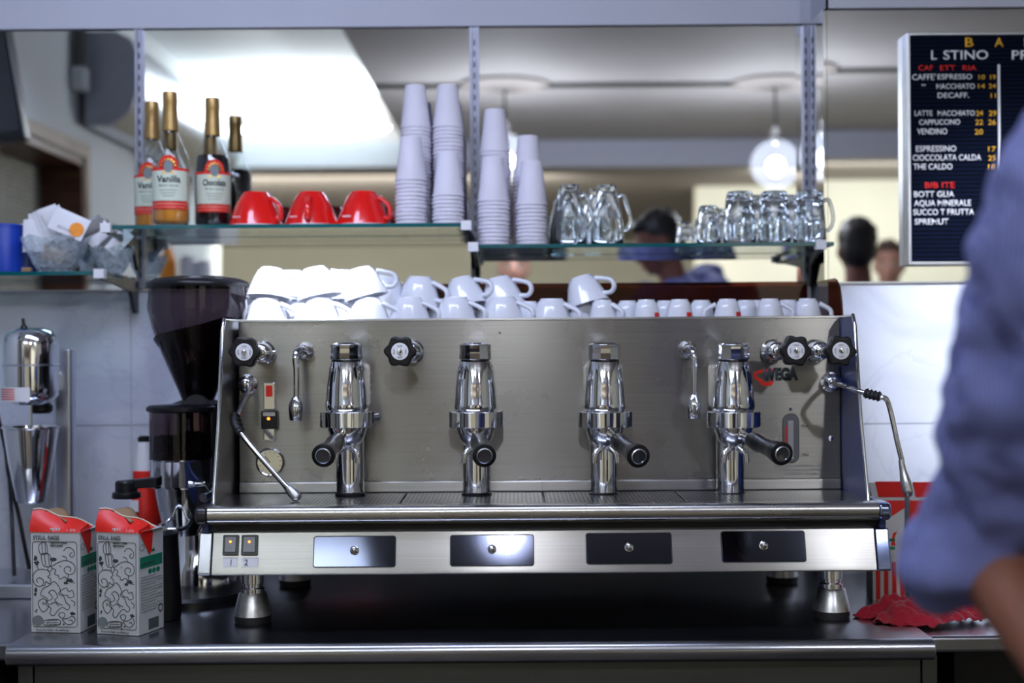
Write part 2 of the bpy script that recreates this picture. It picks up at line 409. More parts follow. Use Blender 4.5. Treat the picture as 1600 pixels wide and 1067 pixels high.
# marble cladding: slabs with light joints
zj = P(1400, 663, YR).z
def slabs(x0, x1, y, xs):
    g = G()
    for a, b in zip([x0]+xs, xs+[x1]):
        for z0, z1 in ((.0, zj), (zj+.002, zm)):
            g.box(a+.001, b-.001, y, y+.012, z0, z1)
    return g
struct('wall_cladding_left', slabs(XL, XC, YM, [P(205, 600, YM).x, P(205, 600, YM).x+.60]), 'marble', smooth=0, bevel=.0012)
struct('wall_cladding_right', slabs(XC, XR, YR, [XC+.62, XC+1.24]), 'marble', smooth=0, bevel=.0012)
struct('trim_3', G().box(XC+.001, XR, YR-.006, YR+.01, zm, zm+.004).box(XL, XC-.001, YM-.006, YM+.01, zm, zm+.004), 'alu', smooth=0)
struct('trim_4', G().box(XL, XC-.002, YM+.004, YM+.0125, .0, zm-.002), 'carton', smooth=0)
struct('trim_4', G().box(XC+.002, XR, YR+.004, YR+.0125, .0, zm-.002), 'carton', smooth=0)
# mirrors
xr1, xr2, xr3 = P(219, 200, YM).x, P(742, 200, YM).x, P(1256, 200, YM).x
for a, b, nm in ((XL, xr1, 'left of the bottle shelf, showing a wooden door frame'), (xr1, xr2, 'behind the bottles and red cups'), (xr2, XC-.004, 'behind the glass mugs, showing a globe lamp')):
    one('wall_mirror', G().box(a+.001, b-.001, YM, YM+.010, zm+.004, ztop), 'mirror', 'mirror panel '+nm, 'mirror', 'wall mirrors', base=((a+b)/2, YM, zm), smooth=0)
one('wall_mirror', G().box(XC-.004, XC+.004, YR, YM, zm+.004, ztop), 'mirror', 'narrow mirror strip on the side of the wall step', 'mirror', 'wall mirrors', base=(XC, YR, zm), smooth=0)
one('wall_mirror', G().box(XC+.005, XR, YR, YR+.010, zm+.004, ztop_r), 'mirror', 'wide mirror behind the black menu board', 'mirror', 'wall mirrors', base=(1.5, YR, zm), smooth=0)
# left wall with wood-lined opening
d0, d1 = MP(129, 247, 5.5), 1.95
zd = d0.z
lw = G().box(XL-.2, XL, -1.62, d0.y, 0, 3.0).box(XL-.2, XL, d1, 3.4, 0, 3.0).box(XL-.2, XL, d0.y, d1, zd, 3.0)
struct('wall_left', lw, 'wall_left', smooth=0)
dr = struct('door_1', G().box(XL-.17, XL+.012, d0.y, d0.y+.03, 0, zd).box(XL-.17, XL+.012, d1-.03, d1, 0, zd).box(XL-.17, XL+.012, d0.y, d1, zd-.035, zd), 'wood', bevel=.003)
struct('door_architrave', G().box(XL, XL+.018, d0.y-.055, d0.y, 0, zd+.055).box(XL, XL+.018, d1, d1+.055, 0, zd+.055).box(XL, XL+.018, d0.y, d1, zd, zd+.055), 'wood_l', dr, bevel=.003)
struct('door_blind', G().box(XL-.165, XL-.15, d0.y+.03, d1-.03, 0, zd-.035), 'woven', dr, smooth=0)
# far walls
struct('wall_far', G().box(-4.6, XR, YB-.1, YB, 0, 2.6), 'wall_cream', smooth=0)
struct('wall_far_left', G().box(-4.7, -4.6, YB, -1.62, 0, 2.6), 'wall_cream', smooth=0)
struct('wall_far_left', G().box(-4.6, XL-.2, -1.62, -1.5, 0, 2.6), 'wall_left', smooth=0)
xn = MP(1097, 300, 8.9).x
struct('wall_far_right', G().box(xn, XR, -2.8, -2.65, 0, 2.39), 'wall_cream', smooth=0)
struct('wall_right', G().box(XR, XR+.1, YB, 3.4, 0, 3.0), 'wall_cream', smooth=0)
# taupe header panel across the far wall
M['ac_end'] = mat('grey_plastic_end', (.46, .48, .55), .5)
# wall air conditioner on the left wall
a0, a1 = MP(110, 60, 5.45), MP(330, 230, 7.6)
t = thing('air_conditioner', 'grey wall air conditioner seen in the mirror above the door frame', 'air conditioner', (XL, (a0.y+a1.y)/2, a0.z-.36))
zt_, y0_, y1_ = 2.60, -1.0, 1.02
prof = [(0, 0), (.10, -.0), (.17, .05), (.205, .14), (.205, .26), (.18, .33), (.12, .36), (0, .36)]
obj('housing', G().prism(prof, (XL+.022, y0_, zt_-.36), (1, 0, 0), (0, 0, 1), (0, 1, 0), y1_-y0_), 'alu', t, bevel=.012)
g = G()
for k in range(4): g.box(XL+.19-.03*k, XL+.212-.03*k, y0_+.05, y1_-.05, zt_-.26-.03*k, zt_-.252-.03*k)
obj('louvre', g, 'steel_dark', t)
obj('end_cap', G().prism([(p[0]*1.02, p[1]*1.01) for p in prof], (XL+.022, y1_, zt_-.36), (1, 0, 0), (0, 0, 1), (0, 1, 0), .02), 'ac_end', t, bevel=.006)
obj('junction_box', G().box(XL+.002, XL+.06, y1_+.05, y1_+.13, zt_-.24, zt_-.15), 'wall_left', t, bevel=.01)
obj('conduit', G().tube([(XL+.03, y1_+.1, zt_-.16), (XL+.03, y1_+.1, zt_-.0), (XL+.03, y1_+.1, ZCL)], .02), 'steel_dark', t)
# black television
tv = MP(27, 120, 4.3)
t = thing('television', 'black flat television edge at top left of the mirror', 'television', (tv.x-.1, tv.y, tv.z-.2))
R = Matrix.Translation((tv.x-.17, tv.y, tv.z)) @ Matrix.Rotation(math.radians(-9), 4, 'Y')
obj('screen_casing', G().box(.03, .17, -.03, .03, -.22, .24, R), 'side_dark', t, bevel=.008)
obj('screen', G().box(.04, .16, .03, .032, -.19, .22, R), 'black_gloss', t, smooth=0)
obj('wall_bracket', G().box(XL+.002, tv.x-.1, tv.y-.08, tv.y-.03, tv.z-.03, tv.z+.03), 'black', t)
# pendants
for i, (px, py, n) in enumerate(((789, 205, 'over the middle of the bar'), (1212, 257, 'reflected above the right glass mugs'))):
    c = MP(px, py, 6.29); rr = .11
    if i == 0: c.z += .0
    t = thing('pendant_lamp', 'clear globe pendant lamp '+n, 'lamp', (c.x, c.y, ZS), group='globe pendants')
    cz = c.z if i else 2.19+.02
    obj('ceiling_rose', G().lathe([(.20, 0), (.20, .012), (.06, .03)], (c.x, c.y, ZS), axis=(0, 0, -1), seg=40), 'dim', t)
    obj('cord', G().cyl((c.x, c.y, ZS-.02), (c.x, c.y, cz+rr+.05), .006), 'steel_dark', t)
    obj('lamp_holder', G().lathe([(.012, .0), (.022, -.02), (.024, -.07), (.018, -.075)], (c.x, c.y, cz+rr+.055)), 'chrome', t)
    obj('globe_shade', G().ell((c.x, c.y, cz), (rr,)*3, seg=40, rings=24), 'globe', t)
    obj('bulb', G().ell((c.x, c.y, cz-.01), (.036, .036, .042)), 'lamp', t)
one('lighting_track', G().box(-1.0+.40, 3.0, .195, .225, ZS-.018, ZS), 'steel_dark', 'thin dark ceiling track linking the two pendant roses', 'track', base=(1, .21, ZS-.018))
# display cabinet with orange bottle behind the camera side
t = thing('display_cabinet', 'white upright display cabinet seen in the mirror beside the doorway', 'cabinet', (-1.34, .55, 0))
obj('cabinet_body', G().box(-1.52, -1.18, .35, .75, 0, 1.62), 'white_print', t, bevel=.01)
obj('cabinet_door', G().box(-1.50, -1.20, .75, .765, .1, 1.58), 'alu', t, bevel=.004)
ob = MP(262, 400, 5.85)
t = thing('juice_bottle', 'orange bottle seen in the mirror above the grinder', 'bottle', (ob.x, ob.y, 1.62))
obj('body', G().lathe([(.03, 0), (.034, .01), (.034, .10), (.030, .13), (.014, .17), (.013, .19)], (ob.x, ob.y, 1.62)), 'orange', t)
obj('cap', G().lathe([(.016, 0), (.016, .022), (.014, .025)], (ob.x, ob.y, 1.81)), 'white_print', t)
for k, (dx, r, h, m, n) in enumerate(((.085, .035, .14, 'white_print', 'white tin beside the orange bottle in the mirror'), (.15, .03, .12, 'white_print', 'second white tin to the right of the orange bottle'))):
    one('storage_tin', G().lathe([(r*.98, 0), (r, .004), (r, h-.02), (r*.92, h-.018), (r*.92, h), (r*.6, h+.002)], (ob.x+dx, ob.y, 1.62)), m, n, 'tin', base=(ob.x+dx, ob.y, 1.62))

# ================================================================== counter
yF = 2.37
xc0, xc1 = P(6, 1012, yF).x, P(1464, 1000, yF).x
t = thing('counter', 'stainless steel bar counter under the espresso machine', 'counter', (0, 2.8, 0))
nose = rrect(0, .06, -.036, 0, .0165, 6)
prof = [(0, -.018), (.002, -.008), (.008, -.002), (.018, 0), (YM-yF-.003, 0), (YM-yF-.003, -.03), (.05, -.03), (.05, -.036), (.014, -.036), (.004, -.030)]
obj('worktop', G().prism(prof, (xc0, yF, ZT), (0, 1, 0), (0, 0, 1), (1, 0, 0), xc1-xc0), 'steel_top', t, bevel=.003, smooth=50)
xd0, xd1 = P(52, 1050, yF+.04).x, P(1440, 1050, yF+.04).x
obj('front_panel', G().box(xd0, xd1, yF+.045, yF+.06, .12, ZT-.036), 'steel_dark', t, bevel=.002)
obj('side_panel', G().box(xd1+.004, xd1+.03, yF+.05, YM-.02, 0, ZT-.036), 'steel_dark', t, bevel=.002)
obj('side_panel', G().box(xd0-.03, xd0-.004, yF+.05, YM-.02, 0, ZT-.036), 'steel_dark', t, bevel=.002)
obj('plinth', G().box(xd0, xd1, yF+.10, yF+.12, 0, .12), 'black', t)
# lower neighbours left and right
zl = ZT-.012
t = thing('side_counter', 'low stainless steel counter left of the main worktop under the drinks mixer', 'counter', (-1.3, 2.8, 0))
obj('worktop', G().box(XL+.01, xc0-.004, yF+.08, YM-.004, zl-.03, zl), 'steel_top', t, bevel=.006, segs=3)
obj('cabinet', G().box(XL+.03, xc0-.06, yF+.14, YM-.02, .05, zl-.03), 'black_matte', t, bevel=.003)
t = thing('side_counter', 'stainless steel counter right of the main worktop carrying the red cloth', 'counter', (1.3, 2.8, 0))
obj('worktop', G().box(xc1+.003, 1.9, yF+.06, YR-.004, ZT-.035, ZT-.006), 'steel_top', t, bevel=.007, segs=3)
obj('cabinet', G().box(xc1+.12, 1.88, yF+.30, YR-.02, .05, ZT-.035), 'black_matte', t, bevel=.003)

# ================================================================== shelves
z1, z2, z0 = P(450, 350, 3.0).z, P(1000, 380, 3.0).z, P(80, 424, 3.0).z
SY0, SY1 = 3.00, 3.235
def shelf(x0, x1, z, lab):
    t = thing('glass_shelf', lab, 'shelf', ((x0+x1)/2, SY1, z), group='glass shelves')
    obj('glass_pane', G().box(x0, x1, SY0+.002, SY1, z-.008, z), 'shelf', t, smooth=0)
    obj('front_edge', G().box(x0, x1, SY0, SY0+.002, z-.008, z), 'edge', t, smooth=0, label='dark green polished glass edge')
    obj('end_edge', G().box(x1, x1+.001, SY0, SY1, z-.008, z), 'edge', t, smooth=0); obj('end_edge', G().box(x0-.001, x0, SY0, SY1, z-.008, z), 'edge', t, smooth=0)
    return t
sx0, sx1 = P(172, 352, SY0).x, P(733, 350, SY0).x
shelf(sx0, sx1, z1, 'upper left glass shelf with bottles and red cups')
tx0, tx1 = P(742, 383, SY0).x, P(1303, 380, SY0).x
shelf(tx0, XC-.006, z2, 'right glass shelf with paper cups and glass mugs')
ux1 = P(152, 425, SY0).x
shelf(XL+.02, ux1, z0, 'lower left glass shelf with blue tin and sachet bowls')
def rail(x, wd, lab):
    t = thing('shelf_upright', lab, 'rail', (x, YM, zm), group='slotted shelf uprights')
    obj('channel', G().box(x-wd/2, x-wd/5, YM-.010, YM-.001, zm+.006, ztop-.001).box(x+wd/5, x+wd/2, YM-.010, YM-.001, zm+.006, ztop-.001).box(x-wd/5, x+wd/5, YM-.006, YM-.001, zm+.006, ztop-.001), 'rail', t, bevel=.0008)
    g = G(); z = zm+.03
    while z < ztop-.03: g.box(x-.0018, x+.0018, YM-.0068, YM-.006, z, z+.013); z += .025
    obj('slot', g, 'black', t, smooth=0, kind='stuff')
rail(xr1, .019, 'slotted aluminium upright left of the bottles')
rail(xr2, .022, 'slotted aluminium upright between the paper cup stacks')
rail(xr3+.004, .014, 'slotted aluminium upright beside the wall step, left of the pair')
rail(xr3+.020, .010, 'slim aluminium upright closest to the wall step')
def bracket(x, z, lab, xf=None):
    xf = x if xf is None else xf
    t = thing('shelf_bracket', lab, 'bracket', (x, YM-.01, z-.05), group='shelf brackets')
    pr = [(0, -.012), (-.235, -.012), (-.235, -.019), (-.16, -.024), (-.05, -.038), (-.02, -.085), (0, -.085)]
    g = G().prism(pr, (x-.004, YM-.012, z+.0), (0, 1, 0), (0, 0, 1), (1, 0, 0), .008)
    if xf != x:
        for v in g.b.verts: v.co.x += (xf-x)*(YM-v.co.y)/.24
    obj('arm', g, 'black', t, bevel=.001)
    obj('clip', G().box(xf-.013, xf+.009, SY0-.012, SY0+.012, z-.016, z+.004), 'white_print', t, bevel=.001, label='white end clip')
bracket(xr1-.002, z1, 'black bracket under left end of the bottle shelf', P(168, 352, SY0).x)
bracket(xr1-.006, z0, 'black bracket under the sachet bowl shelf', P(158, 425, SY0).x)
bracket(xr2-.005, z1, 'black bracket under right end of the bottle shelf', P(730, 352, SY0).x)
bracket(xr2+.006, z2, 'black bracket under left end of the mug shelf', P(741, 385, SY0).x)
bracket(xr3+.012, z2, 'black bracket under right end of the mug shelf', P(1298, 383, SY0).x-.02)
# ================================================================== espresso machine
YP = 2.72                                   # front face of the body
mt = thing('espresso_machine', 'wide four-group stainless steel espresso machine on the counter', 'espresso machine', (.05, 2.75, ZT))
xa, xb = P(373, 600, YP).x, P(1313, 600, YP).x
ztp = P(842, 497, YP).z; ztr = P(842, 766, YP).z
YBK = 3.02
# housing: body, sloped front not needed
g = G().box(xa, xb, YP, YP+.004, ztr, ztp)
body = obj('front_panel', g, 'steel', mt, bevel=.0015)
g = G().box(xa, xb, YP+.005, YBK, ZT+.10, ztp-.016)
obj('housing', g, 'steel_dark', mt, bevel=.003)
obj('top_lip', G().box(xa, xb, YP-.002, YP+.012, ztp-.004, ztp+.001), 'steel_panel', mt, bevel=.001)
obj('lower_ledge', G().box(xa, xb, YP-.008, YP-.0002, ztr-.002, P(842, 750, YP).z), 'steel_panel', mt, bevel=.003)
# side cheeks (prisms in Y-Z)
for side in (-1, 1):
    x = P(348, 500, 2.625).x if side < 0 else P(1335, 496, 2.625).x-.004
    pr = [(2.63, ztp+.001), (2.612, ztp-.02), (2.57, 1.25), (2.53, ztr+.02), (2.52, ztr-.02), (YBK, ztr-.02), (YBK, ztp+.001)]
    g = G().prism(pr, (x, 0, 0), (0, 1, 0), (0, 0, 1), (1, 0, 0), .004)
    obj('side_panel', g, 'side' if side > 0 else 'side_dark', mt, bevel=.001, label=('side panel with a dark blue reflected tone' if side > 0 else 'near-black side panel'))
    g = G().tube([(x+.002, a+.0, b) for a, b in pr[:5]], .0035, smooth=1)
    obj('side_trim', g, 'chrome', mt)
    obj('side_top_trim', G().box(min(x, xa if side < 0 else xb)-.001, max(x+.004, xa if side < 0 else xb)+.001, 2.63, YP+.01, ztp-.003, ztp+.001), 'chrome', mt, bevel=.001)
# drip tray
xt0, xt1 = P(325, 790, 2.47).x, P(1375, 786, 2.47).x
zd_ = P(850, 778, 2.60).z
obj('drip_tray', G().box(xt0, xt1, 2.475, YP+.01, zd_-.03, zd_-.006), 'steel_dark', mt, bevel=.002)
gx = [P(q, 780, 2.58).x for q in (338, 628, 850, 1066, 1362)]
for a, b in zip(gx, gx[1:]):
    obj('drip_grate', G().box(a+.002, b-.002, 2.497, YP-.012, zd_-.005, zd_), 'perf', mt, bevel=.0008)
# sloped side skirts of the tray
for side, xo in ((-1, xt0), (1, xt1)):
    x_in = P(345, 770, 2.6).x if side < 0 else P(1345, 765, 2.6).x
    obj('tray_side', G().box(min(xo, xo+side*.012), max(xo, xo+side*.012), 2.475, YP+.005, zd_-.06, zd_+.003), 'side', mt, bevel=.003)
# front rail
xf0, xf1 = P(325, 800, 2.455).x, P(1372, 796, 2.455).x
zr0, zr1 = P(850, 815, 2.455).z, P(850, 788, 2.455).z
g = G().prism(rrect(-.022, .025, zr0, zr1, .013, 6), (xf0, 2.468, 0), (0, 1, 0), (0, 0, 1), (1, 0, 0), xf1-xf0)
obj('front_rail', g, 'steel_rail', mt, smooth=60)
for a, b in ((xf0-.022, xf0), (xf1, xf1+.022)):
    g = G().prism(rrect(-.021, .05, zr0-.002, zr1-.0005, .012, 6), (a, 2.468, 0), (0, 1, 0), (0, 0, 1), (1, 0, 0), b-a)
    obj('rail_end', g, 'edge_cap' if a > 0 else 'side_dark', mt, bevel=.006, segs=3, smooth=60)
# recess under the rail
zq = P(850, 828, 2.47).z; zb_ = P(850, 889, 2.45).z
xq0, xq1 = P(308, 860, 2.45).x, P(1392, 860, 2.45).x
obj('recess_panel', G().box(xq0+.006, xq1-.006, 2.487, 2.50, zq-.01, zr0+.004), 'black', mt)
# control panel, tilted back: plane through bottom edge (Y 2.447) and top edge (Y 2.466)
yb0, yt0 = 2.447, 2.467
def CP(px, py, d=0.):
    """point on the tilted control panel seen at that pixel"""
    z = zb_; 
    for _ in range(6):
        yy = yb0+(yt0-yb0)*(z-zb_)/(zq-zb_); p = P(px, py, yy); z = p.z
    return V((p.x, yy-d, p.z))
cu = V((0, yt0-yb0, zq-zb_)).normalized(); cn = V((0, -cu.z, cu.y))
cpo = V((0, yb0, zb_)); hh = (zq-zb_)/cu.z
pr = [(yb0, zb_), (yt0, zq), (yt0+.02, zq), (2.56, zq-.004), (2.56, zb_-.006), (yb0+.006, zb_-.008), (yb0-.001, zb_-.006)]
xe0, xe1 = P(330, 860, 2.45).x, P(1370, 860, 2.45).x
obj('control_panel', G().prism(pr, (xe0, 0, 0), (0, 1, 0), (0, 0, 1), (1, 0, 0), xe1-xe0), 'steel_panel', mt, bevel=.0015)
obj('panel_end', G().prism(pr, (xq0, 0, 0), (0, 1, 0), (0, 0, 1), (1, 0, 0), xe0-xq0-.001), 'alu', mt, bevel=.003)
obj('panel_end', G().prism(pr, (xe1+.001, 0, 0), (0, 1, 0), (0, 0, 1), (1, 0, 0), xq1-xe1), 'edge_cap', mt, bevel=.003)
obj('base_frame', G().box(xq0+.03, xq1-.03, 2.56, YBK, zb_-.01, zd_-.03), 'black_matte', mt)
X1 = V((1, 0, 0))
for (x0, x1, ya, yb) in ((490, 618, 838, 886), (704, 833, 836, 884), (917, 1048, 833, 881), (1129, 1256, 830, 878)):
    a, b = CP(x0, yb), CP(x1, ya)
    wdt, hgt = b.x-a.x, (b-a).dot(cu)
    fr = obj('dose_display', G().prism(rrect(-.0015, wdt+.0015, -.0015, hgt+.0015, .005), a+cn*.0002, X1, cu, cn, .0006), 'black', mt, smooth=0)
    obj('display_glass', G().prism(rrect(0, wdt, 0, hgt, .004), a+cn*.0008, X1, cu, cn, .0016), 'display', fr, bevel=.0004)
    c = a+X1*wdt/2+cu*hgt*.53+cn*.0024
    g = G().lathe([(.0075, 0), (.0078, .001), (.0055, .0018), (.0035, .004), (.006, .007), (.0065, .010), (.004, .0125), (.0005, .0132)], c, 24, cn)
    obj('dose_knob', g, 'chrome', fr, label='small chrome push knob')
# switches
for k, (x0, x1) in enumerate(((348, 374), (377, 404))):
    a, b = CP(x0, 868), CP(x1, 836)
    wdt, hgt = b.x-a.x, (b-a).dot(cu)
    sw = obj('rocker_switch', G().prism(rrect(0, wdt, 0, hgt, .002), a, X1, cu, cn, .005), 'black', mt, bevel=.0008, label='black rocker switch marked %d' % (k+1))
    obj('rocker', G().prism(rrect(.004, wdt-.004, .005, hgt-.004, .0015), a+cn*.005, X1, cu, cn, .002), 'lcd', sw, bevel=.0006)
    obj('indicator_light', G().ell(a+X1*wdt/2+cu*hgt*.64+cn*.0075, (.0022, .0012, .0022)), 'orange_led', sw)
    a, b = CP(x0, 886), CP(x1+(0 if k else -3), 871)
    lb = obj('switch_label', G().prism([(0, 0), (b.x-a.x, 0), (b.x-a.x, (b-a).dot(cu)), (0, (b-a).dot(cu))], a+cn*.0003, X1, cu, cn, .0006), 'white_print', mt, smooth=0)
    text('label_number', str(k+1), 'ink', lb, a+cn*.001+X1*((b.x-a.x)*(.55 if k == 0 else .18))+cu*.003, X1, cu, h=.010, bold=-.005)
# feet
for px, Y in ((395, 2.565), (1299, 2.575), (410, 2.95), (1285, 2.95)):
    c = P(px, 940, Y) if Y < 2.8 else P(px, 940, 2.565); c.z = 0; c.y = Y
    zz = ZT
    f = obj('foot', G().lathe([(.0345, .014), (.0335, .018), (.0255, .052), (.024, .054)], (c.x, c.y, zz), 40), 'castalu', mt, smooth=40)
    obj('foot_stem', G().lathe([(.021, .054), (.021, .062), (.0175, .064), (.0175, .070), (.0205, .071), (.0205, zb_-.005-zz)], (c.x, c.y, zz), 32), 'chrome', f, smooth=40)
    obj('rubber_pad', G().lathe([(.031, 0), (.0325, .004), (.0325, .013), (.030, .0145)], (c.x, c.y, zz), 32), 'black_matte', f, smooth=40)
# brown smoked cup guard
zg = P(800, 443, YBK-.01).z
def gp(x0, x1, y0, y1): return G().box(x0, x1, y0, y1, ztp-.012, zg)
obj('cup_guard', G().box(xa+.002, xb-.002, YBK-.014, YBK-.009, ztp-.016, zg), 'smoke', mt, bevel=.001, label='brown smoked acrylic rear cup guard')
pr = [(2.79, ztp-.01), (2.80, zg-.045), (2.815, zg-.018), (2.84, zg-.004), (2.86, zg), (YBK-.009, zg), (YBK-.009, ztp-.01)]
xg = P(1311, 460, 2.83).x
obj('cup_guard', G().prism(pr, (xg-.004, 0, 0), (0, 1, 0), (0, 0, 1), (1, 0, 0), .004), 'smoke', mt, bevel=.001, label='rounded brown smoked acrylic side cup guard')
# group heads
def group(px, pxh, pyh, dx, idx):
    c = P(px, 655, 2.61); cx = c.x
    zr = P(px, 655, 2.61).z; ztop_ = P(px, 551, 2.63).z
    gh = obj('group_head', G().lathe([(.032, .0), (.0385, .004), (.040, .012), (.039, .016), (.037, .045), (.0325, .075), (.0285, .094), (.0275, .096)], (cx, 2.625, zr+.012), 40, sy=1.05), 'chrome', mt, smooth=50, label='chrome group head')
    # saddle joining it to the panel
    obj('saddle', G().prism(rrect(-.034, .034, zr+.012, zr+.105, .015, 5), (cx, 2.63, 0), (1, 0, 0), (0, 0, 1), (0, 1, 0), .088), 'chrome', gh, bevel=.004)
    # cap
    obj('cap', G().lathe([(.0285, 0), (.0295, .002), (.0290, .010), (.0280, .020), (.0295, .028), (.022, .0315), (.012, .029), (.0005, .0282)], (cx, 2.62, zr+.109), 10, sy=1.05), 'chrome', gh, smooth=20, bevel=.0015)
    obj('cap_ring', G().lathe([(.027, 0), (.0265, .0035)], (cx, 2.62, zr+.1065), 40), 'black', gh)
    # ridged lock ring
    g = G(); n = 48; prf = []
    for k in range(n):
        a = 2*PI*k/n; r = .050 if (k % 8) < 5 else .0462
        prf.append((r*math.cos(a), r*math.sin(a)))
    g.prism(prf, (cx, 2.625, zr-.015), (1, 0, 0), (0, 1, 0), (0, 0, 1), .029)
    obj('lock_ring', g, 'chrome', gh, bevel=.0015, smooth=20)
    obj('bolt', G().lathe([(.006, 0), (.0062, .002), (.0045, .004), (.0022, .0045), (.0018, .003)], (cx-.001, 2.625-.035, zr+.042), 20, (0, -1, .08)), 'castalu', gh)
    # portafilter
    pf = obj('portafilter', G().lathe([(.012, -.052), (.022, -.048), (.031, -.036), (.036, -.018), (.0365, -.0145)], (cx, 2.625, zr), 36), 'chrome', gh, smooth=50)
    e = P(pxh, pyh, 2.43); s0 = V((cx+dx*.18, 2.595, zr-.030)); d = e-s0
    s1 = s0+d*.30
    obj('handle_neck', G().tube([s0-d*.05, s0+d*.12, s1], [.010, .0095, .012]), 'chrome', pf)
    g = G().tube([s1-d*.06, s1, s0+d*.42, s0+d*.58, s0+d*.75, s0+d*.90, e-d*.01, e], [.0140, .0155, .0165, .0145, .0155, .0195, .0205, .0185], seg=28)
    h = obj('handle', g, 'black', pf, smooth=50)
    dn = d.normalized()
    obj('handle_end', G().lathe([(.0128, 0), (.0135, .0015), (.0115, .0025), (.0105, .0012), (.0005, .001)], e+dn*.0005, 28, dn), 'chrome' if False else 'black_gloss', h)
    obj('handle_ring', G().lathe([(.0125, .0), (.0138, .0018), (.0118, .0030), (.0108, .0010)], e, 28, dn, caps=False), 'alu', h)
    # twin spout
    sp = V((cx, 2.625, zr-.05))
    for q in (-1, 1):
        g = G().tube([sp+V((0, -.004, .004)), sp+V((q*.010, -.010, -.004)), sp+V((q*.019, -.014, -.014)), sp+V((q*.021, -.014, -.030))], [.007, .0065, .006, .0055], seg=14)
        obj('spout', g, 'chrome', pf)
    # half-round column down to the tray
    zc0 = P(px, 772, 2.66).z
    obj('drip_column', G().lathe([(.026, 0), (.026, zr-.035-zc0)], (cx, 2.668, zc0), 36), 'chrome', gh, smooth=40)
    obj('column_foot', G().lathe([(.0285, 0), (.0285, .004), (.026, .006)], (cx, 2.668, zc0-.002), 36), 'black', gh)
group(541, 505, 712, -.04, 0)
group(743, 757, 712, .01, 1)
group(946, 998, 713, .05, 2)
group(1148, 1222, 709, .07, 3)
# chrome stub added for a reflection right of first group
vb = P(596, 650, 2.70)
obj('reflection_stub', G().cyl(P(572, 655, 2.68), P(590, 652, 2.70), .009, .008), 'chrome', mt)
# steam knobs
def knob(bx, by, kx, ky, num):
    b0, b1 = P(bx, by, YP), P(bx+(kx-bx)*.35, by, YP-.045)
    e = P(kx, ky, YP-.15)
    v = obj('steam_valve', G().lathe([(.022, 0), (.022, .005), (.0185, .009), (.0195, .014), (.019, .030), (.015, .038), (.011, .040)], b0, 28, (b1-b0)), 'chrome', mt, smooth=40)
    obj('valve_stem', G().cyl(b1-(b1-b0)*.3, e+V((0, .02, 0)), .0085, .0085), 'chrome', v)
    ax = (V((e.x, e.y, e.z))-b1).normalized(); ax = (ax*.35+V((0, -1, 0))*.65).normalized()
    q = V((0, 0, 1)).rotation_difference(ax).to_matrix()
    ux, uy = q @ V((1, 0, 0)), q @ V((0, 1, 0))
    pr = []
    for k in range(72):
        a = 2*PI*k/72; r = .0272+.0024*math.cos(6*a+.4)
        pr.append((r*math.cos(a), r*math.sin(a)))
    kb = obj('knob', G().prism(pr, e-ax*.008, ux, uy, ax, .022), 'black', v, bevel=.004, segs=3, smooth=50, label='black scalloped knob with white disc')
    obj('knob_disc', G().lathe([(.0155, 0), (.0155, .0012), (.0150, .0016)], e+ax*.0142, 36, ax), 'white_print', kb)
    obj('knob_screw', G().lathe([(.0056, 0), (.0056, .001), (.004, .0034), (.0005, .004)], e+ax*.0158, 20, ax), 'chrome', kb)
    X, Z = V((1, 0, 0)), V((0, 0, 1)); X = (X-ax*X.dot(ax)).normalized(); Z = ax.cross(X)
    if Z.z < 0: Z = -Z
    for st, a in (('VAPORE', 90), ('ACQUA', 0), ('STEAM', 270), ('WATER', 180)):
        a = math.radians(a); rv = X*math.cos(a)+Z*math.sin(a)
        tx = X if abs(math.sin(a)) > .5 else Z*(1 if a < 1 else 1); ty = Z if abs(math.sin(a)) > .5 else -X
        text('knob_lettering', st, 'grey_ink', kb, e+ax*.0160+rv*.0105-ty*.0011, tx, ty, h=.0022, w=.009, align='C')
knob(414, 551, 384, 550, 0); knob(646, 549, 626, 549, 1); knob(1206, 548, 1241, 548, 2); knob(1272, 548, 1311, 548, 3)
# hot water taps
def tap(bx, by, tx, ny):
    b0 = P(bx, by, YP); 
    t = obj('hot_water_tap', G().lathe([(.018, 0), (.018, .004), (.015, .008), (.015, .028), (.011, .033)], b0, 24, (0, -1, 0)), 'chrome', mt, smooth=40)
    p = [P(bx, by, YP-.03), P(bx+(tx-bx)*.5, by-2, YP-.045), P(tx, by+6, YP-.06), P(tx+1, by+30, YP-.062), P(tx+1, ny-18, YP-.06)]
    obj('pipe', G().tube(p, [.0085, .008, .0065, .0055, .0055]), 'chrome', t)
    n = P(tx, ny, YP-.06)
    obj('nozzle', G().lathe([(.0095, -.021), (.0115, -.019), (.0135, .0), (.0125, .012), (.008, .020), (.006, .024)], n, 24), 'chrome', t, smooth=50)
tap(476, 549, 462, 640); tap(1073, 547, 1084, 637)
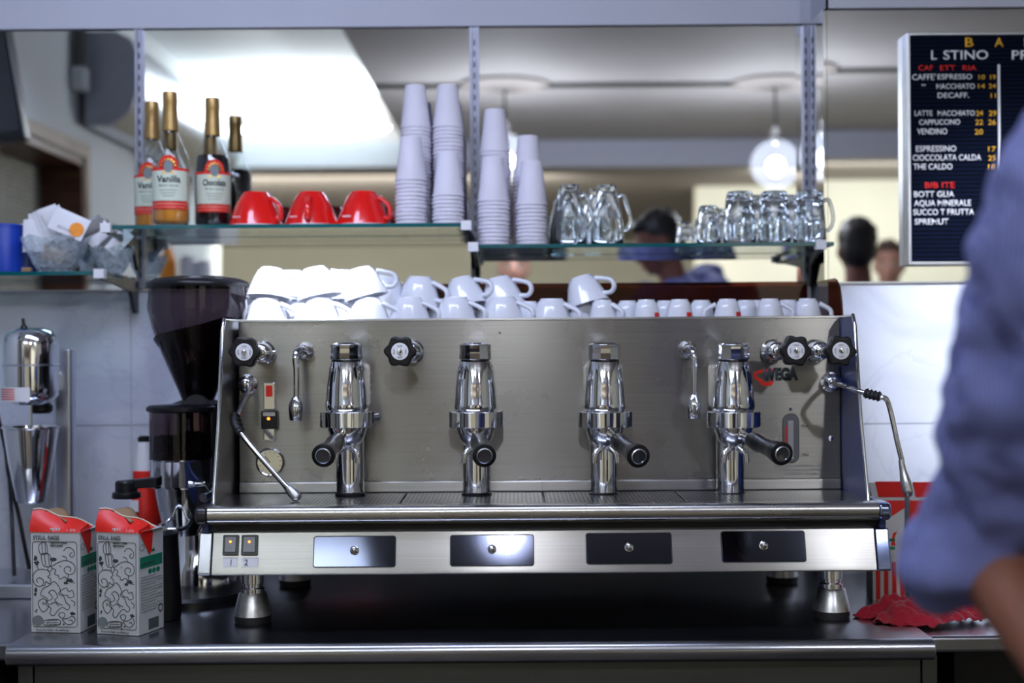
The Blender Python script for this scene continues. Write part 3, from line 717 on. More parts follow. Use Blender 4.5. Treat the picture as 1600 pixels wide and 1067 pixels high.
# steam wands
def wand(base, pts, grip, tip):
    b0 = P(*base)
    t = obj('steam_wand', G().lathe([(.019, 0), (.019, .005), (.013, .008), (.016, .014), (.017, .022), (.013, .032), (.006, .036)], b0, 28, (0, -1, 0)), 'chrome', mt, smooth=50)
    ps = [P(*q) for q in pts]
    obj('wand_pipe', G().tube(ps, .0048, seg=12), 'chrome', t)
    gpts = [P(*q) for q in grip]
    g = G().tube(gpts, .0075, seg=12)
    for k in range(4):
        c = gpts[0].lerp(gpts[-1], (k+.5)/4); dd = (gpts[-1]-gpts[0]).normalized()
        g.lathe([(.0078, -.002), (.0098, 0), (.0078, .002)], c, 16, dd)
    obj('rubber_grip', g, 'black_matte', t)
    tp = [P(*q) for q in tip]
    obj('wand_tip', G().tube(tp, [.0048, .0062, .0095, .0095, .004], seg=16), 'castalu', t)
wand((388, 600, YP), [(388, 601, 2.69), (387, 612, 2.67), (376, 636, 2.64), (368, 654, 2.62), (368, 664, 2.61), (380, 682, 2.60), (410, 718, 2.59), (440, 752, 2.575), (450, 762, 2.57)],
     [(366, 648, 2.625), (367, 662, 2.61), (375, 676, 2.60)], [(438, 750, 2.578), (447, 759, 2.575), (457, 770, 2.572), (464, 777, 2.57), (467, 781, 2.57)])
wand((1297, 597, YP), [(1299, 598, 2.69), (1305, 599, 2.62), (1317, 602, 2.56), (1345, 612, 2.52), (1372, 620, 2.505), (1384, 623, 2.50), (1391, 640, 2.50), (1402, 690, 2.495), (1410, 722, 2.495)],
     [(1351, 614, 2.516), (1362, 617, 2.51), (1376, 620, 2.503)], [(1408, 718, 2.495), (1411, 735, 2.494), (1415, 753, 2.492), (1419, 768, 2.49), (1420, 776, 2.49)])
# gauge, indicator, sight tubes
c = P(423, 722, YP)
gg = obj('pressure_gauge', G().lathe([(.0275, 0), (.0275, .006), (.0245, .010), (.0235, .008)], c, 40, (0, -1, 0)), 'chrome', mt, smooth=40)
obj('dial_face', G().lathe([(.0235, 0), (.0235, .0075)], c, 40, (0, -1, 0)), 'cream_seal', gg)
g = G()
for k in range(11):
    a = math.radians(225-27*k); p0 = c+V((math.cos(a)*.018, -.0078, math.sin(a)*.018)); p1 = c+V((math.cos(a)*.0215, -.0078, math.sin(a)*.0215)); g.cyl(p0, p1, .0006, seg=6)
g.cyl(c+V((0, -.009, 0)), c+V((-.010, -.009, .012)), .0008, seg=6)
obj('dial_marks', g, 'ink', gg, smooth=0)
for (y0, y1, nm) in ((597, 640, 'upper_sight_tube'), (668, 688, 'lower_sight_tube')):
    a, b = P(413, y1, YP), P(431, y0, YP)
    s = obj(nm, G().box(a.x, b.x, YP-.010, YP, a.z, b.z), 'chrome', mt, bevel=.002)
    if y0 < 620: obj('red_float', G().box(a.x+.005, b.x-.005, YP-.0115, YP-.010, a.z+.025, b.z-.006), 'red', s)
a, b = P(410, 670, YP), P(435, 641, YP)
s = obj('power_indicator', G().box(a.x, b.x, YP-.014, YP, a.z, b.z), 'black', mt, bevel=.0015)
obj('indicator_light', G().ell(((a.x+b.x)/2-.001, YP-.0145, a.z+.020), (.003, .002, .0026)), 'orange_led', s)
obj('indicator_plate', G().box(a.x+.004, b.x-.004, YP-.0148, YP-.014, b.z-.010, b.z-.003), 'alu', s)
# water level window
a, b = P(1224, 722, YP), P(1247, 647, YP)
wv = obj('water_level_window', G().prism(rrect(a.x-.0015, b.x+.0015, a.z-.0015, b.z+.0015, .0145, 8), (0, YP-.0022, 0), (1, 0, 0), (0, 0, 1), (0, 1, 0), .0022), 'steel_dark', mt, smooth=0)
obj('window_glass', G().prism(rrect(a.x+.0005, b.x-.0005, a.z+.0005, b.z-.0005, .0125, 8), (0, YP-.0028, 0), (1, 0, 0), (0, 0, 1), (0, 1, 0), .0006), 'lcd', wv, smooth=0)
obj('level_tube', G().box(a.x+.009, a.x+.019, YP-.0036, YP-.0028, a.z+.006, b.z-.012), 'alu', wv)
obj('level_float', G().box(a.x+.0035, a.x+.0065, YP-.0038, YP-.0028, a.z+.034, b.z-.022), 'red', wv)
UX, UZ = V((1, 0, 0)), V((0, 0, 1))
def lp(st, px0, px1, pyb, pyh, Y, m, par, name='lettering', bold=0., d=.0003):
    o = P(px0, pyb, Y); return text(name, st, m, par, o, UX, UZ, h=pyh*K(Y), w=(px1-px0)*K(Y), bold=bold)
lp('MAX', 1252, 1263, 668, 5, YP, 'ink', mt, 'level_mark'); lp('MIN', 1253, 1263, 713, 5, YP, 'ink', mt, 'level_mark')
for r, st in enumerate(('ATTENZIONE  VERIFICARE IL LIVELLO', 'ACQUA IN CALDAIA PRIMA DI', 'ACCENDERE LA MACCHINA')):
    lp(st, 1210+r*8, 1290-r*6, 730+r*6, 3.4, YP, 'grey_ink', mt, 'warning_text')
bc = P(1298, 685, YP)
obj('panel_screw', G().lathe([(.005, 0), (.005, .002), (.002, .004)], bc, 16, (0, -1, 0)), 'chrome', mt)
bc = P(1235, 639, YP)
obj('panel_screw', G().lathe([(.0035, 0), (.003, .002)], bc, 16, (0, -1, 0)), 'chrome', mt)
# maker's logo: red cup outline with black letters
o = P(1188, 603, YP); k = K(YP)
cup = [(0, 26), (-2, 24), (-8, 23), (-11, 18), (-9, 11), (-3, 7), (0, 4), (3, 0), (17, 0), (21, 6), (21, 10), (12, 6), (6, 6), (4, 10), (-1, 12), (-5, 14), (-6, 18), (-3, 20), (1, 19), (3, 22), (22, 22), (22, 27)]
lg = obj('logo', G().prism([(x*k, y*k) for x, y in cup], o+V((0, -.0004, 0)), UX, UZ, (0, -1, 0), .0004), 'red', mt, smooth=0, label='red cup emblem')
text('logo_lettering', 'WEGA', 'ink', lg, P(1191, 593, YP)+V((0, -.0006, 0)), UX, UZ, h=17*k, w=56*k, bold=.07)
bc = P(781, 520, YP)
obj('panel_dent', G().lathe([(.0025, 0), (.001, .0006)], bc, 16, (0, -1, 0)), 'steel_dark', mt)
# ================================================================== crockery
def cup_parts(t, R0, R1, H, m, hr, logo=None):
    """cup standing upside down at the origin, handle towards +x"""
    def flip(pr): return [(r, H-z) for r, z in pr]
    outer = [(.0005, .004), (R0*.72, .004), (R0*.76, 0), (R0*.84, 0), (R0*.90, .004), (R0*1.03, H*.10), (R0+(R1-R0)*.37, H*.33), (R0+(R1-R0)*.71, H*.66), (R1*.985, H*.95), (R1, H-.001), (R1-.001, H), (R1-.003, H-.001)]
    inner = [(R1-.0045, H*.9), (R0+(R1-R0)*.72-.0035, H*.65), (R0*.9, H*.22), (R0*.5, .009), (.0005, .008)]
    g = G().lathe(flip(outer+inner), seg=40, caps=False)
    obj('bowl', g, m, t, local=True, smooth=50)
    rs = lambda z: R0+(R1-R0)*(.2+.8*z)
    pts = [(rs(.80)*.97, 0, H*.22), (rs(.8)+hr*.55, 0, H*.17), (rs(.6)+hr*1.05, 0, H*.32), (rs(.5)+hr*1.0, 0, H*.55), (rs(.35)+hr*.35, 0, H*.72), (rs(.2)*.97, 0, H*.80)]
    g = G().tube(pts, [.0050, .0048, .0046, .0046, .0048, .0052], seg=12)
    for v in g.b.verts: v.co.y *= 1.5
    obj('handle', g, m, t, local=True, smooth=60)
zc = ztp-.016
cap = thing('cappuccino_cup', 'x', 'cup'); cup_parts(cap, .0265, .0455, .061, 'ceramic', .026)
esp = thing('espresso_cup', 'x', 'cup'); cup_parts(esp, .0195, .0305, .052, 'ceramic', .018)
red = thing('red_cup', 'x', 'cup'); cup_parts(red, .031, .060, .075, 'red_ceramic', .016)
obj('rim', G().lathe([(.0595, 0), (.0608, .0), (.0608, .0022), (.0595, .003)], seg=40, caps=False), 'white_print', red, local=True, label='white rim band')
first = {}
def put(proto, loc, rz, lab, grp, rx=0, ry=0):
    m = TR(loc, rz, rx, ry)
    if proto.name not in first:
        first[proto.name] = 1; proto.matrix_basis = m; proto['label'] = lab; proto['group'] = grp; return proto
    return dup(proto, m, lab, grp)
def at(px, Y, z): p = P(px, 500, Y); return (p.x, Y, z)
GR = 'white cappuccino cups on the machine'
up = zc+.061
for px, Y, z, rz, ry, rx, lab in (
    (417, 2.83, zc, -.35, 0, 0, 'upside-down white cup in brilliant light, front left corner of the machine top'),
    (500, 2.83, zc, -.3, 0, 0, 'upside-down white cup in brilliant light, second in the lower front row'),
    (576, 2.83, zc, -.35, 0, 0, 'upside-down white cup in the light, third in the lower front row'),
    (462, 2.94, zc, .6, 0, 0, 'lit white cup in the rear row at the left corner'),
    (532, 2.945, zc, .5, 0, 0, 'lit white cup in the rear row behind the second front cup'),
    (597, 2.94, zc, .4, 0, 0, 'white cup in the rear row at the edge of the light'),
    (420, 2.85, up+.000, .1, .10, -.16, 'brilliantly lit white cup lying tilted on top, leftmost of the upper layer'),
    (500, 2.85, up+.001, .1, -.20, -.10, 'brilliantly lit white cup tilted on top, middle of the lit group'),
    (573, 2.85, up+.000, .1, -.24, -.08, 'lit white cup tilted on top, rightmost of the lit group'),
    (455, 2.95, up, .3, 0, 0, 'lit white cup in the rear of the upper layer beside the leftmost'),
    (533, 2.95, up, .3, .0, 0, 'lit white cup in the rear of the upper layer between two tilted cups'),
    (597, 2.95, up-.012, .0, .25, 0, 'white cup with handle showing at the right end of the lit pile'),
    (413, 2.957, zc, 2.6, 0, 0, 'shaded white cup at the rear left end of the pile beside the grinder'),
    (640, 2.83, zc, -.45, 0, 0, 'unlit white cup, first in the lower row right of the lit pile'),
    (712, 2.83, zc, -.45, 0, 0, 'unlit white cup, second in the lower row, under the paper cup stacks'),
    (786, 2.83, zc, -.45, 0, 0, 'unlit white cup, third in the lower row'),
    (655, 2.93, up-.015, -.5, .05, 0, 'unlit white cup on top, above the first of the lower row'),
    (730, 2.93, up-.017, -.5, -.25, 0, 'unlit white cup tilted on top, beside the black shelf bracket'),
    (788, 2.93, up-.017, -.4, -.22, 0, 'unlit white cup tilted on top, rightmost of the middle pile'),
    (696, 2.945, zc, .2, 0, 0, 'unlit white cup hidden in the rear row under the middle pile'),
    (772, 2.945, zc, .2, 0, 0, 'unlit white cup in the rear row under the tilted top cups'),
    (920, 2.93, zc+.045, -.5, -.30, .0, 'white cup tilted on top of the smaller cups above the third group'),
    (862, 2.86, zc-.004, -.6, 0, 0, 'white cup with wide base standing alone between the two piles')):
    put(cap, at(px, Y, z), rz, lab, GR, rx, ry)
GE = 'white espresso cups on the machine'
els = [(826, 2.9, -.6, 'behind the middle pile'), (942, 2.82, -.6, 'with handle to the right, under the tilted cup'), (909, 2.93, .4, 'half hidden under the tilted cup'),
       (981, 2.90, 1.2, 'rear one right of the tilted cup'), (1010, 2.83, 1.3, 'front one with a red mark at the rim'), (1040, 2.92, 1.3, 'rear one between two with red marks'), (1062, 2.83, 1.4, 'front one with the second red mark'),
       (1096, 2.90, 1.0, 'rear one before the empty gap'), (1137, 2.83, 3.0, 'front one with handle to the left and a red mark'), (1166, 2.92, 1.2, 'rear one, narrow view after the third red mark'), (1180, 2.93, 1.8, 'rear one half hidden by the big front cup'),
       (1203, 2.83, -.35, 'front one with handle to the right, second from the right end'), (1232, 2.93, 1.4, 'rear one between the last two front cups'), (1262, 2.83, -.25, 'rightmost, its handle towards the brown guard')]
for i, (px, Y, rz, n) in enumerate(els):
    e = put(esp, at(px, Y, zc+.001), rz, 'small upside-down white cup, '+n, GE)
    if 'red mark' in n and 'rear' not in n:
        mx = {1010: 1028, 1062: 1077, 1137: 1155}[px]; c = P(mx, 492, Y-.024)
        obj('red_mark', G().lathe([(.0308, .001), (.0311, .0015), (.0309, .009), (.0302, .0095)], (px and at(px, Y, zc+.001)[0], Y, zc+.001), 60, caps=False), 'red', e, label='red printed mark') if False else None
        g = G(); n0 = 6; q0 = V(at(px, Y, zc+.001))
        for k in range(n0):
            a = math.atan2(-.024, c.x-q0.x)-.22+.44*k/n0; b = a+.44/n0
            vs = [g.b.verts.new(q0+V((math.cos(t)*.0312, math.sin(t)*.0312, z))) for t, z in ((a, .017), (b, .017), (b, .026), (a, .026))]
            for v in vs: v.co = q0+V(((v.co.x-q0.x)*.955, (v.co.y-q0.y)*.955, v.co.z-q0.z))
            g.b.faces.new(vs)
        obj('red_mark', g, 'red', e, smooth=0)
# red cups on the bottle shelf
for px, rz, n in ((401, -.5, 'leftmost, beside the dark syrup bottle'), (488, -1.57, 'middle one, handle towards the viewer'), (569, -.45, 'rightmost, beside the paper cups')):
    p = at(px, 3.08, z1+.0005); c = put(red, p, rz, 'upside-down red cup on the glass shelf, '+n, 'red cups on the shelf')
    text('cup_lettering', 'espresso' if False else 'vero', 'white_print', c, V((p[0]-.040, 3.08-.0505, z1+.016)), V((1, -.35, 0)), V((0, .25, 1)), h=.006, w=.018)
# ------------------------------------------------------------------ paper cups
def paper(s):
    g = G().lathe([(.0005, .0935*s), (.0205*s, .0935*s), (.0212*s, .095*s), (.0222*s, .094*s), (.0330*s, .004), (.0345*s, .004), (.0349*s, .002), (.0342*s, .0), (.0326*s, .0012), (.0215*s, .088*s), (.0005, .088*s)], seg=36, caps=False)
    return g
pc = None
STK = [(642, 348, 3.045, 12, 'front left stack, nearest the red cups'), (700, 346, 3.045, 8, 'short front stack left of the shelf upright'),
       (650, 348, 3.135, 27, 'tall rear stack nearest the red cups'), (701, 346, 3.135, 27, 'tall rear stack left of the shelf upright'),
       (771, 381, 3.045, 12, 'front stack right of the shelf upright'), (831, 380, 3.045, 11, 'front stack beside the glass mugs'),
       (774, 381, 3.135, 26, 'tall rear stack right of the shelf upright'), (825, 380, 3.135, 19, 'rear stack beside the glass mugs')]
for px, py, Y, n, lab in STK:
    zb = z1 if px < 740 else z2
    for k in range(n):
        wob = .0006*math.sin(k*1.7+px)
        loc = (P(px, 300, Y).x+wob, Y, zb+.0006+k*.0084)
        place = 'topmost white paper cup of the ' if k == n-1 else ('lowest white paper cup of the ' if k == 0 else 'white paper cup nested in the ')
        if pc is None:
            pc = obj('paper_cup', paper(1.), 'paper', None, smooth=50); pc['category'] = 'paper cup'; c = pc
        else:
            c = pc.copy(); C.objects.link(c)
        c.location = loc; c.rotation_euler = (0, 0, k*.7); c['label'] = place+lab; c['group'] = 'paper cups, '+lab
# ------------------------------------------------------------------ glass mugs (upside down)
def mug(name, R, H, handle=True, taper=.82, hs=1.):
    t = thing(name, 'x', 'glass mug')
    T = R*taper
    o = [(.0005, H-.001), (T*.7, H-.001), (T*.80, H), (T*.93, H-.002), (T, H-.009), (T*1.02, H-.016), (R*.96, H*.35), (R, .004), (R-.001, .0), (R-.003, .001)]
    i = [(R-.0045, .012), (R*.9-.002, H*.35), (T-.005, H-.024), (T*.6, H-.014), (.0005, H-.012)]
    obj('glass_body', G().lathe(o+i, seg=40, caps=False), 'glass', t, local=True, smooth=60)
    if handle:
        obj('handle', G().tube([(T*1.0, 0, H*.80), (T+(R-T)*.3+.012*hs, 0, H*.82), (T+(R-T)*.5+.020*hs, 0, H*.62), (R+.018*hs, 0, H*.40), (R+.008*hs, 0, H*.26), (R*.985, 0, H*.24)], .0042, seg=12), 'glass', t, local=True, smooth=60)
    return t
mg = mug('glass_mug', .0355, .112, hs=.75); ms = mug('glass_tumbler', .026, .082, False); mb = mug('latte_glass', .036, .128, True, .58, .8)
# faceted look: vertical ribs through a few flat sides
GM = 'upturned glass mugs on the right shelf'
for px, Y, rz, n in ((1157, 3.05, -.3, 'left end of the front row'), (1211, 3.05, -.3, 'middle of the front row'), (1266, 3.05, -.2, 'right end of the front row beside the shelf end')):
    put(mg, at(px, Y, z2+.0006), rz, 'upturned clear glass mug, '+n, GM)
for px, Y, rz, n in ((1183, 3.14, .3, 'left one of the rear row'), (1238, 3.14, .3, 'right one of the rear row')):
    put(mg, at(px, Y, z2+.0006), rz, 'upturned clear glass mug, '+n, GM)
for px, Y, n in ((1108, 3.05, 'leftmost in front'), (1123, 3.14, 'behind the leftmost glass')):
    put(ms, at(px, Y, z2+.0006), 0, 'small clear glass tumbler left of the mugs, '+n, 'small tumblers on the right shelf')
GL = 'upturned latte glasses beside the paper cups'
for px, Y, z, rz, ry, n in ((886, 3.11, z2+.0006, 2.2, 0, 'rear one touching the paper cup stack'), (892, 3.035, z2+.0006, -.4, 0, 'front left one'), (950, 3.05, z2+.0006, -.3, 0, 'front right one')):
    put(mb, at(px, Y, z), rz, 'upturned clear latte glass, '+n, GL)
# one lying leaning on top
m = TR(at(936, 3.13, z2+.0006), .2)
d = dup(mb, m, 'upturned clear latte glass, rear right one under the shelf edge view', GL)
# ------------------------------------------------------------------ syrup bottles
def bottle(loc, rz, syrup, level, word, lab):
    t = thing('syrup_bottle', lab, 'bottle', loc, rz, 'syrup bottles on the shelf')
    H = .285; R = .039
    outer = [(.0005, .002), (.030, 0), (.037, .004), (R, .012), (R, .135), (.0375, .150), (.031, .168), (.021, .190), (.0155, .205), (.0138, .222), (.0138, .262)]
    obj('glass_bottle', G().lathe(outer, seg=40, caps=False), 'clear', t, local=True, smooth=60)
    Rs = R-.0018
    def rad(z):
        for (r0, a), (r1, b) in zip(outer[3:], outer[4:]):
            if a <= z <= b: return r0+(r1-r0)*(z-a)/(b-a)-.0018
        return Rs
    pr = [(.0005, .0045), (.030, .004), (Rs, .012)]+[(rad(z), z) for z in (.05, .10, .13, .14, .15, .16, .17) if z < level]+[(rad(level), level), (.0005, level)]
    obj('syrup', G().lathe(pr, seg=40, caps=False), syrup, t, local=True, smooth=60)
    obj('foil_cap', G().lathe([(.0170, .204), (.0172, .208), (.0158, .235), (.0150, .262), (.0155, .264), (.0155, .284), (.0145, .287), (.0005, .287)], seg=32, caps=False), 'cork', t, local=True, smooth=40)
    def wrap(nm, z0, z1, a, m, dr=.0006):
        n = 24; g = G()
        g.grid(n, 1, lambda u, v: V(((R+dr)*math.sin(-a+2*a*u), -(R+dr)*math.cos(-a+2*a*u), z0+(z1-z0)*v)))
        return obj(nm, g, m, t, local=True, smooth=60)
    wrap('paper_label', .050, .118, 1.15, 'label')
    wrap('red_label_band', .034, .052, 1.15, 'red'); wrap('label_line', .0445, .0455, 1.15, 'cream_seal', .0009); wrap('label_line', .038, .0386, 1.15, 'cream_seal', .0009)
    wrap('red_shoulder_band', .116, .1215, 1.5, 'red', .0008)
    def curved(nm, g, m):
        for v in g.b.verts:
            a = v.co.x/R; rr = R-v.co.y; v.co.x, v.co.y = rr*math.sin(a), -rr*math.cos(a)
        return obj(nm, g, m, t, local=True, smooth=40)
    # emblem: red arch with gold figures and portrait medallion
    g = G(); g.prism([(.021*math.cos(math.radians(a)), .024*math.sin(math.radians(a))) for a in range(-20, 201, 10)], (0, -.0012, .124), (1, 0, 0), (0, 0, 1), (0, -1, 0), .0006); curved('red_emblem', g, 'red')
    g = G()
    for k in range(7):
        a = math.radians(10+160*k/6); g.lathe([(.0022, 0), (.0022, .0006)], (.0135*math.cos(a), -.0018, .124+.0155*math.sin(a)), 10, (0, -1, 0))
    curved('gold_figures', g, 'gold')
    g = G(); g.prism([(.009*math.cos(2*PI*k/24), .0125*math.sin(2*PI*k/24)) for k in range(24)], (0, -.0018, .124), (1, 0, 0), (0, 0, 1), (0, -1, 0), .0006); curved('medallion', g, 'grey_ink')
    g = G(); g.box(-.012, .012, -.0022, -.0018, .1085, .1125); curved('gold_base', g, 'gold')
    def ctext(st, x, z, h, wd, mm, bold=0.):
        tt = text('label_lettering', st, mm, t, V((0, 0, 0)), UX, UZ, h=h, w=wd, bold=bold, align='C')
        me = tt.data; inv = mw(t)
        for v in me.vertices:
            p = inv @ v.co; p = v.co.copy()
            q = inv @ p; xx, yy, zz = q.x+x, q.y, q.z+z; a = xx/R; rr = R+.0010-yy*1.
            v.co = V((rr*math.sin(a), -rr*math.cos(a), zz))
    ctext(word, 0, .091, .0135, .050, 'ink', .02); ctext('flavor syrup', 0, .082, .0042, .040, 'grey_ink')
    for k in range(3): ctext('natural and artificial flavors'[k:], 0, .073-.006*k, .0022, .036-.006*k, 'grey_ink')
b1 = P(267, 350, 3.045); b2 = P(333, 350, 3.12); b3 = P(247, 350, 3.165)
bottle((b1.x, 3.045, z1+.0004), .12, 'amber', .108, 'Vanilla', 'amber vanilla syrup bottle, front one at the left end of the shelf')
bottle((b2.x, 3.12, z1+.0004), .30, 'dark_syrup', .160, 'Chocolate', 'dark chocolate syrup bottle beside the red cups')
bottle((b3.x-.012, 3.165, z1+.0004), .0, 'amber', .108, 'Vanilla', 'second amber syrup bottle half hidden behind the front vanilla bottle')
# ------------------------------------------------------------------ lower left shelf: tin, bowls, sachets
bx = P(4, 420, 3.10)
t = thing('blue_tin', 'blue cylindrical tin at the left end of the lower glass shelf', 'tin', (bx.x, 3.11, z0))
obj('tin_body', G().lathe([(.0455, .0005), (.046, .003), (.046, .098), (.0455, .1)], (bx.x, 3.11, z0), 40), 'blue', t)
obj('tin_lid', G().lathe([(.047, .1), (.047, .106), (.045, .108), (.0005, .108)], (bx.x, 3.11, z0), 40, caps=False), 'blue', t)
bb = P(44, 420, 3.03)
one('sugar_cube', G().box(bb.x-.012, bb.x+.008, 3.02, 3.035, z0+.0004, z0+.010), 'brown', 'tiny brown wrapped piece on the lower shelf before the blue tin', 'wrapped sweet', base=(bb.x, 3.03, z0), bevel=.002)
def bowl(px, R, H, Y, lab):
    c = P(px, 420, Y); n = 48
    t = thing('glass_bowl', lab, 'bowl', (c.x, Y, z0+.0005), group='cut glass bowls')
    g = G(); rings = []
    prof = [(.0005, .006), (R*.42, .006), (R*.48, 0), (R*.52, .002), (R*.66, H*.25), (R*.84, H*.62), (R*.97, H*.94), (R, H), (R*.97, H), (R*.93, H*.92), (R*.80, H*.62), (R*.62, H*.28), (R*.45, .012), (.0005, .011)]
    for i, (r, z) in enumerate(prof):
        ring = []
        for k in range(n):
            rip = 1+(.030 if (k % 4) < 2 else -.02)*(1 if 3 < i < 9 else 0)
            zz = z+(.004*math.cos(k*PI/4) if 6 <= i <= 8 else 0)
            ring.append(g.b.verts.new((c.x+r*rip*math.cos(2*PI*k/n), Y+r*rip*math.sin(2*PI*k/n), z0+.0005+zz)))
        rings.append(ring)
    for a, b in zip(rings, rings[1:]):
        for k in range(n): g.b.faces.new((a[k], a[(k+1) % n], b[(k+1) % n], b[k]))
    obj('bowl_body', g, 'cutglass', t, smooth=30)
    return c
c1 = bowl(88, .073, .075, 3.075, 'cut glass bowl full of white sugar sachets')
c2 = bowl(176, .048, .055, 3.10, 'small cut glass bowl with dark sachets at the shelf end')
def sachet(px, py, Y, wd, ht, tilt, yaw, lean, m, lab, grp, print_=None):
    c = P(px, py, Y)
    mtx = Matrix.Translation(c) @ Euler((lean, tilt, yaw), 'XYZ').to_matrix().to_4x4()
    t = thing('sugar_sachet', lab, 'sachet', c, 0, grp); t.matrix_basis = mtx
    g = G(); nx, ny = 10, 12
    for s in (-1, 1):
        g.grid(nx, ny, lambda u, v: V(((u-.5)*wd, s*.0022*max(0, math.sin(PI*u)*math.sin(PI*v))**.5, (v-.5)*ht)))
    bmesh.ops.remove_doubles(g.b, verts=g.b.verts[:], dist=.00005)
    obj('packet', g, m, t, local=True, smooth=60)
    if print_: 
        g = G(); rr = wd*.20
        g.prism([(rr*math.cos(2*PI*k/20), rr*math.sin(2*PI*k/20)) for k in range(20)], (wd*.26, -.0026, -ht*.10), (1, 0, 0), (0, 0, 1), (0, -1, 0), .0003)
        obj('print', g, print_, t, local=True, smooth=0)
        tt = text('print_lettering', 'ZUCCHERO', 'grey_ink', t, (0, 0, 0), UX, UZ, h=.005, w=wd*.5, align='C')
        for v in tt.data.vertices: q = mtx @ v.co; v.co = V((q.x, -.0026-.0003, q.z-ht*.32))
ws = [(52, 368, 3.06, -.9, 'far left of the fan'), (62, 358, 3.065, -.75, 'second of the fan'), (72, 353, 3.06, -.55, 'third of the fan'), (80, 348, 3.055, -.35, 'fourth of the fan, standing tall'), (90, 350, 3.05, -.15, 'fifth of the fan')]
for i, (px, py, Y, ti, n) in enumerate(ws):
    sachet(px, py, Y+.02, .045, .072, -ti*.6-.55, 0, -.1+.04*i, 'white_print', 'white sugar sachet in the glass bowl, '+n, 'white sugar sachets')
sachet(108, 350, 3.035, .078, .050, .42, 0, -.18, 'white_print', 'large white sugar sachet with an orange dot leaning on the bowl front', 'white sugar sachets', 'orange')
for i, (px, py, Y, ti, n) in enumerate(((140, 355, 3.08, .8, 'left one'), (155, 366, 3.09, .5, 'next to the left one'), (170, 372, 3.10, .9, 'middle one'), (186, 378, 3.10, .4, 'right one'))):
    sachet(px, py, Y, .032, .060, ti+.3, .2, -.1, 'lcd' if i % 2 == 0 else 'white_print', ('dark grey' if i % 2 == 0 else 'white')+' sachet in the small bowl, '+n, 'sachets in the small bowl')
sachet(84, 398, 3.06, .05, .03, .3, 0, 0, 'brown', 'brown sugar sachet low inside the glass bowl', 'brown sachets')
# ================================================================== grinder
gxc = P(309, 500, 2.86).x; GY = 2.86
t = thing('coffee_grinder', 'black and chrome coffee grinder with smoked bean hopper left of the machine', 'coffee grinder', (gxc, GY, ZT))
def gz(py, Y=GY): return P(300, py, Y).z
R = .098
obj('base', G().lathe([(.125, 0), (.125, .012), (.12, .018), (.0005, .02)], (gxc-.005, GY-.03, ZT+.0), 48, sy=1.15, caps=False), 'black', t, smooth=40)
obj('body', G().lathe([(.075, .018), (.075, .05), (.062, .07), (.058, .16), (.065, .20), (.070, .235), (.07, gz(622)-ZT-.012)], (gxc, GY+.02, ZT), 40), 'chrome', t, smooth=50)
hb = gz(625); ht = gz(446)
prof = [(.030, hb-.012), (.032, hb), (.040, hb+.02), (.055, hb+.055), (.072, hb+.095), (.090, hb+.145), (.099, hb+.185), (R-.002, ht-.01), (R-.001, ht)]
obj('hopper', G().lathe(prof, (gxc, GY, 0), 56, caps=False), 'hopper', t, smooth=60, label='translucent smoked plastic bean hopper')
g = G(); pr = [(max(.0005, r-.003), z) for r, z in prof if z < hb+.15]
zt2 = hb+.145; g.lathe([(.0005, hb-.01)]+pr, (gxc, GY, 0), 48, caps=False)
top = [v for v in g.b.verts if v.co.z > zt2-.002]
for v in top: v.co.z += .022*((v.co.x-gxc)/.09)-.004*math.sin(v.co.y*60)
g.b.faces.new(top) if len(top) > 2 else None
obj('beans', g, 'beans', t, smooth=40)
obj('hopper_lid', G().lathe([(R+.003, ht-.004), (R+.005, ht), (R+.003, ht+.006), (.085, ht+.013), (.05, ht+.018), (.0005, ht+.019)], (gxc, GY, 0), 56, caps=False), 'black', t, smooth=50)
obj('hopper_collar', G().lathe([(.045, hb-.022), (.050, hb-.018), (.050, hb-.006), (.034, hb)], (gxc, GY, 0), 40), 'black_matte', t, smooth=40)
dX = P(281, 680, 2.76).x; dY = 2.77
dz0, dz1 = P(280, 716, dY).z, P(280, 640, dY).z
d = obj('doser', G().lathe([(.058, dz0-.055), (.0595, dz0-.05), (.0595, dz0-.004), (.061, dz0)], (dX, dY, 0), 48), 'chrome', t, smooth=40, label='chrome dosing chamber base')
obj('doser_window', G().lathe([(.0605, dz0), (.0605, dz1)], (dX, dY, 0), 48, caps=False), 'hopper', d, smooth=60, label='smoked clear doser window')
obj('ground_coffee', G().lathe([(.056, dz0+.001), (.056, dz0+.016), (.03, dz0+.024), (.0005, dz0+.026)], (dX, dY, 0), 40, caps=False), 'beans', d)
g = G()
for k in range(6): g.box(-.0012, .0012, .004, .054, dz0+.002, dz0+.045, Matrix.Translation((dX, dY, 0)) @ Matrix.Rotation(k*PI/3, 4, 'Z'))
g.cyl((dX, dY, dz0), (dX, dY, dz1-.005), .008)
obj('doser_vanes', g, 'black_matte', d)
obj('doser_lid', G().lathe([(.0615, dz1-.004), (.066, dz1-.001), (.066, dz1+.005), (.06, dz1+.009), (.0005, dz1+.011)], (dX, dY, 0), 48, caps=False), 'black', d, smooth=40)
obj('doser_neck', G().lathe([(.030, dz0-.15), (.040, dz0-.13), (.048, dz0-.09), (.054, dz0-.055)], (dX, dY+.01, 0), 32), 'chrome', d, smooth=50)
obj('doser_throat', G().cyl((dX+.02, dY+.04, dz1+.0), (gxc, GY, hb-.01), .026), 'black_matte', t)
obj('fork', G().tube([(dX-.022, dY-.01, dz0-.12), (dX-.026, dY-.085, dz0-.125), (dX, dY-.105, dz0-.125), (dX+.026, dY-.085, dz0-.125), (dX+.022, dY-.01, dz0-.12)], .0045), 'chrome', t)
obj('dose_lever', G().tube([(dX+.05, dY-.02, dz0-.045), (dX+.07, dY-.06, dz0-.06), (dX+.062, dY-.09, dz0-.068)], [.005, .006, .009]), 'chrome', t)
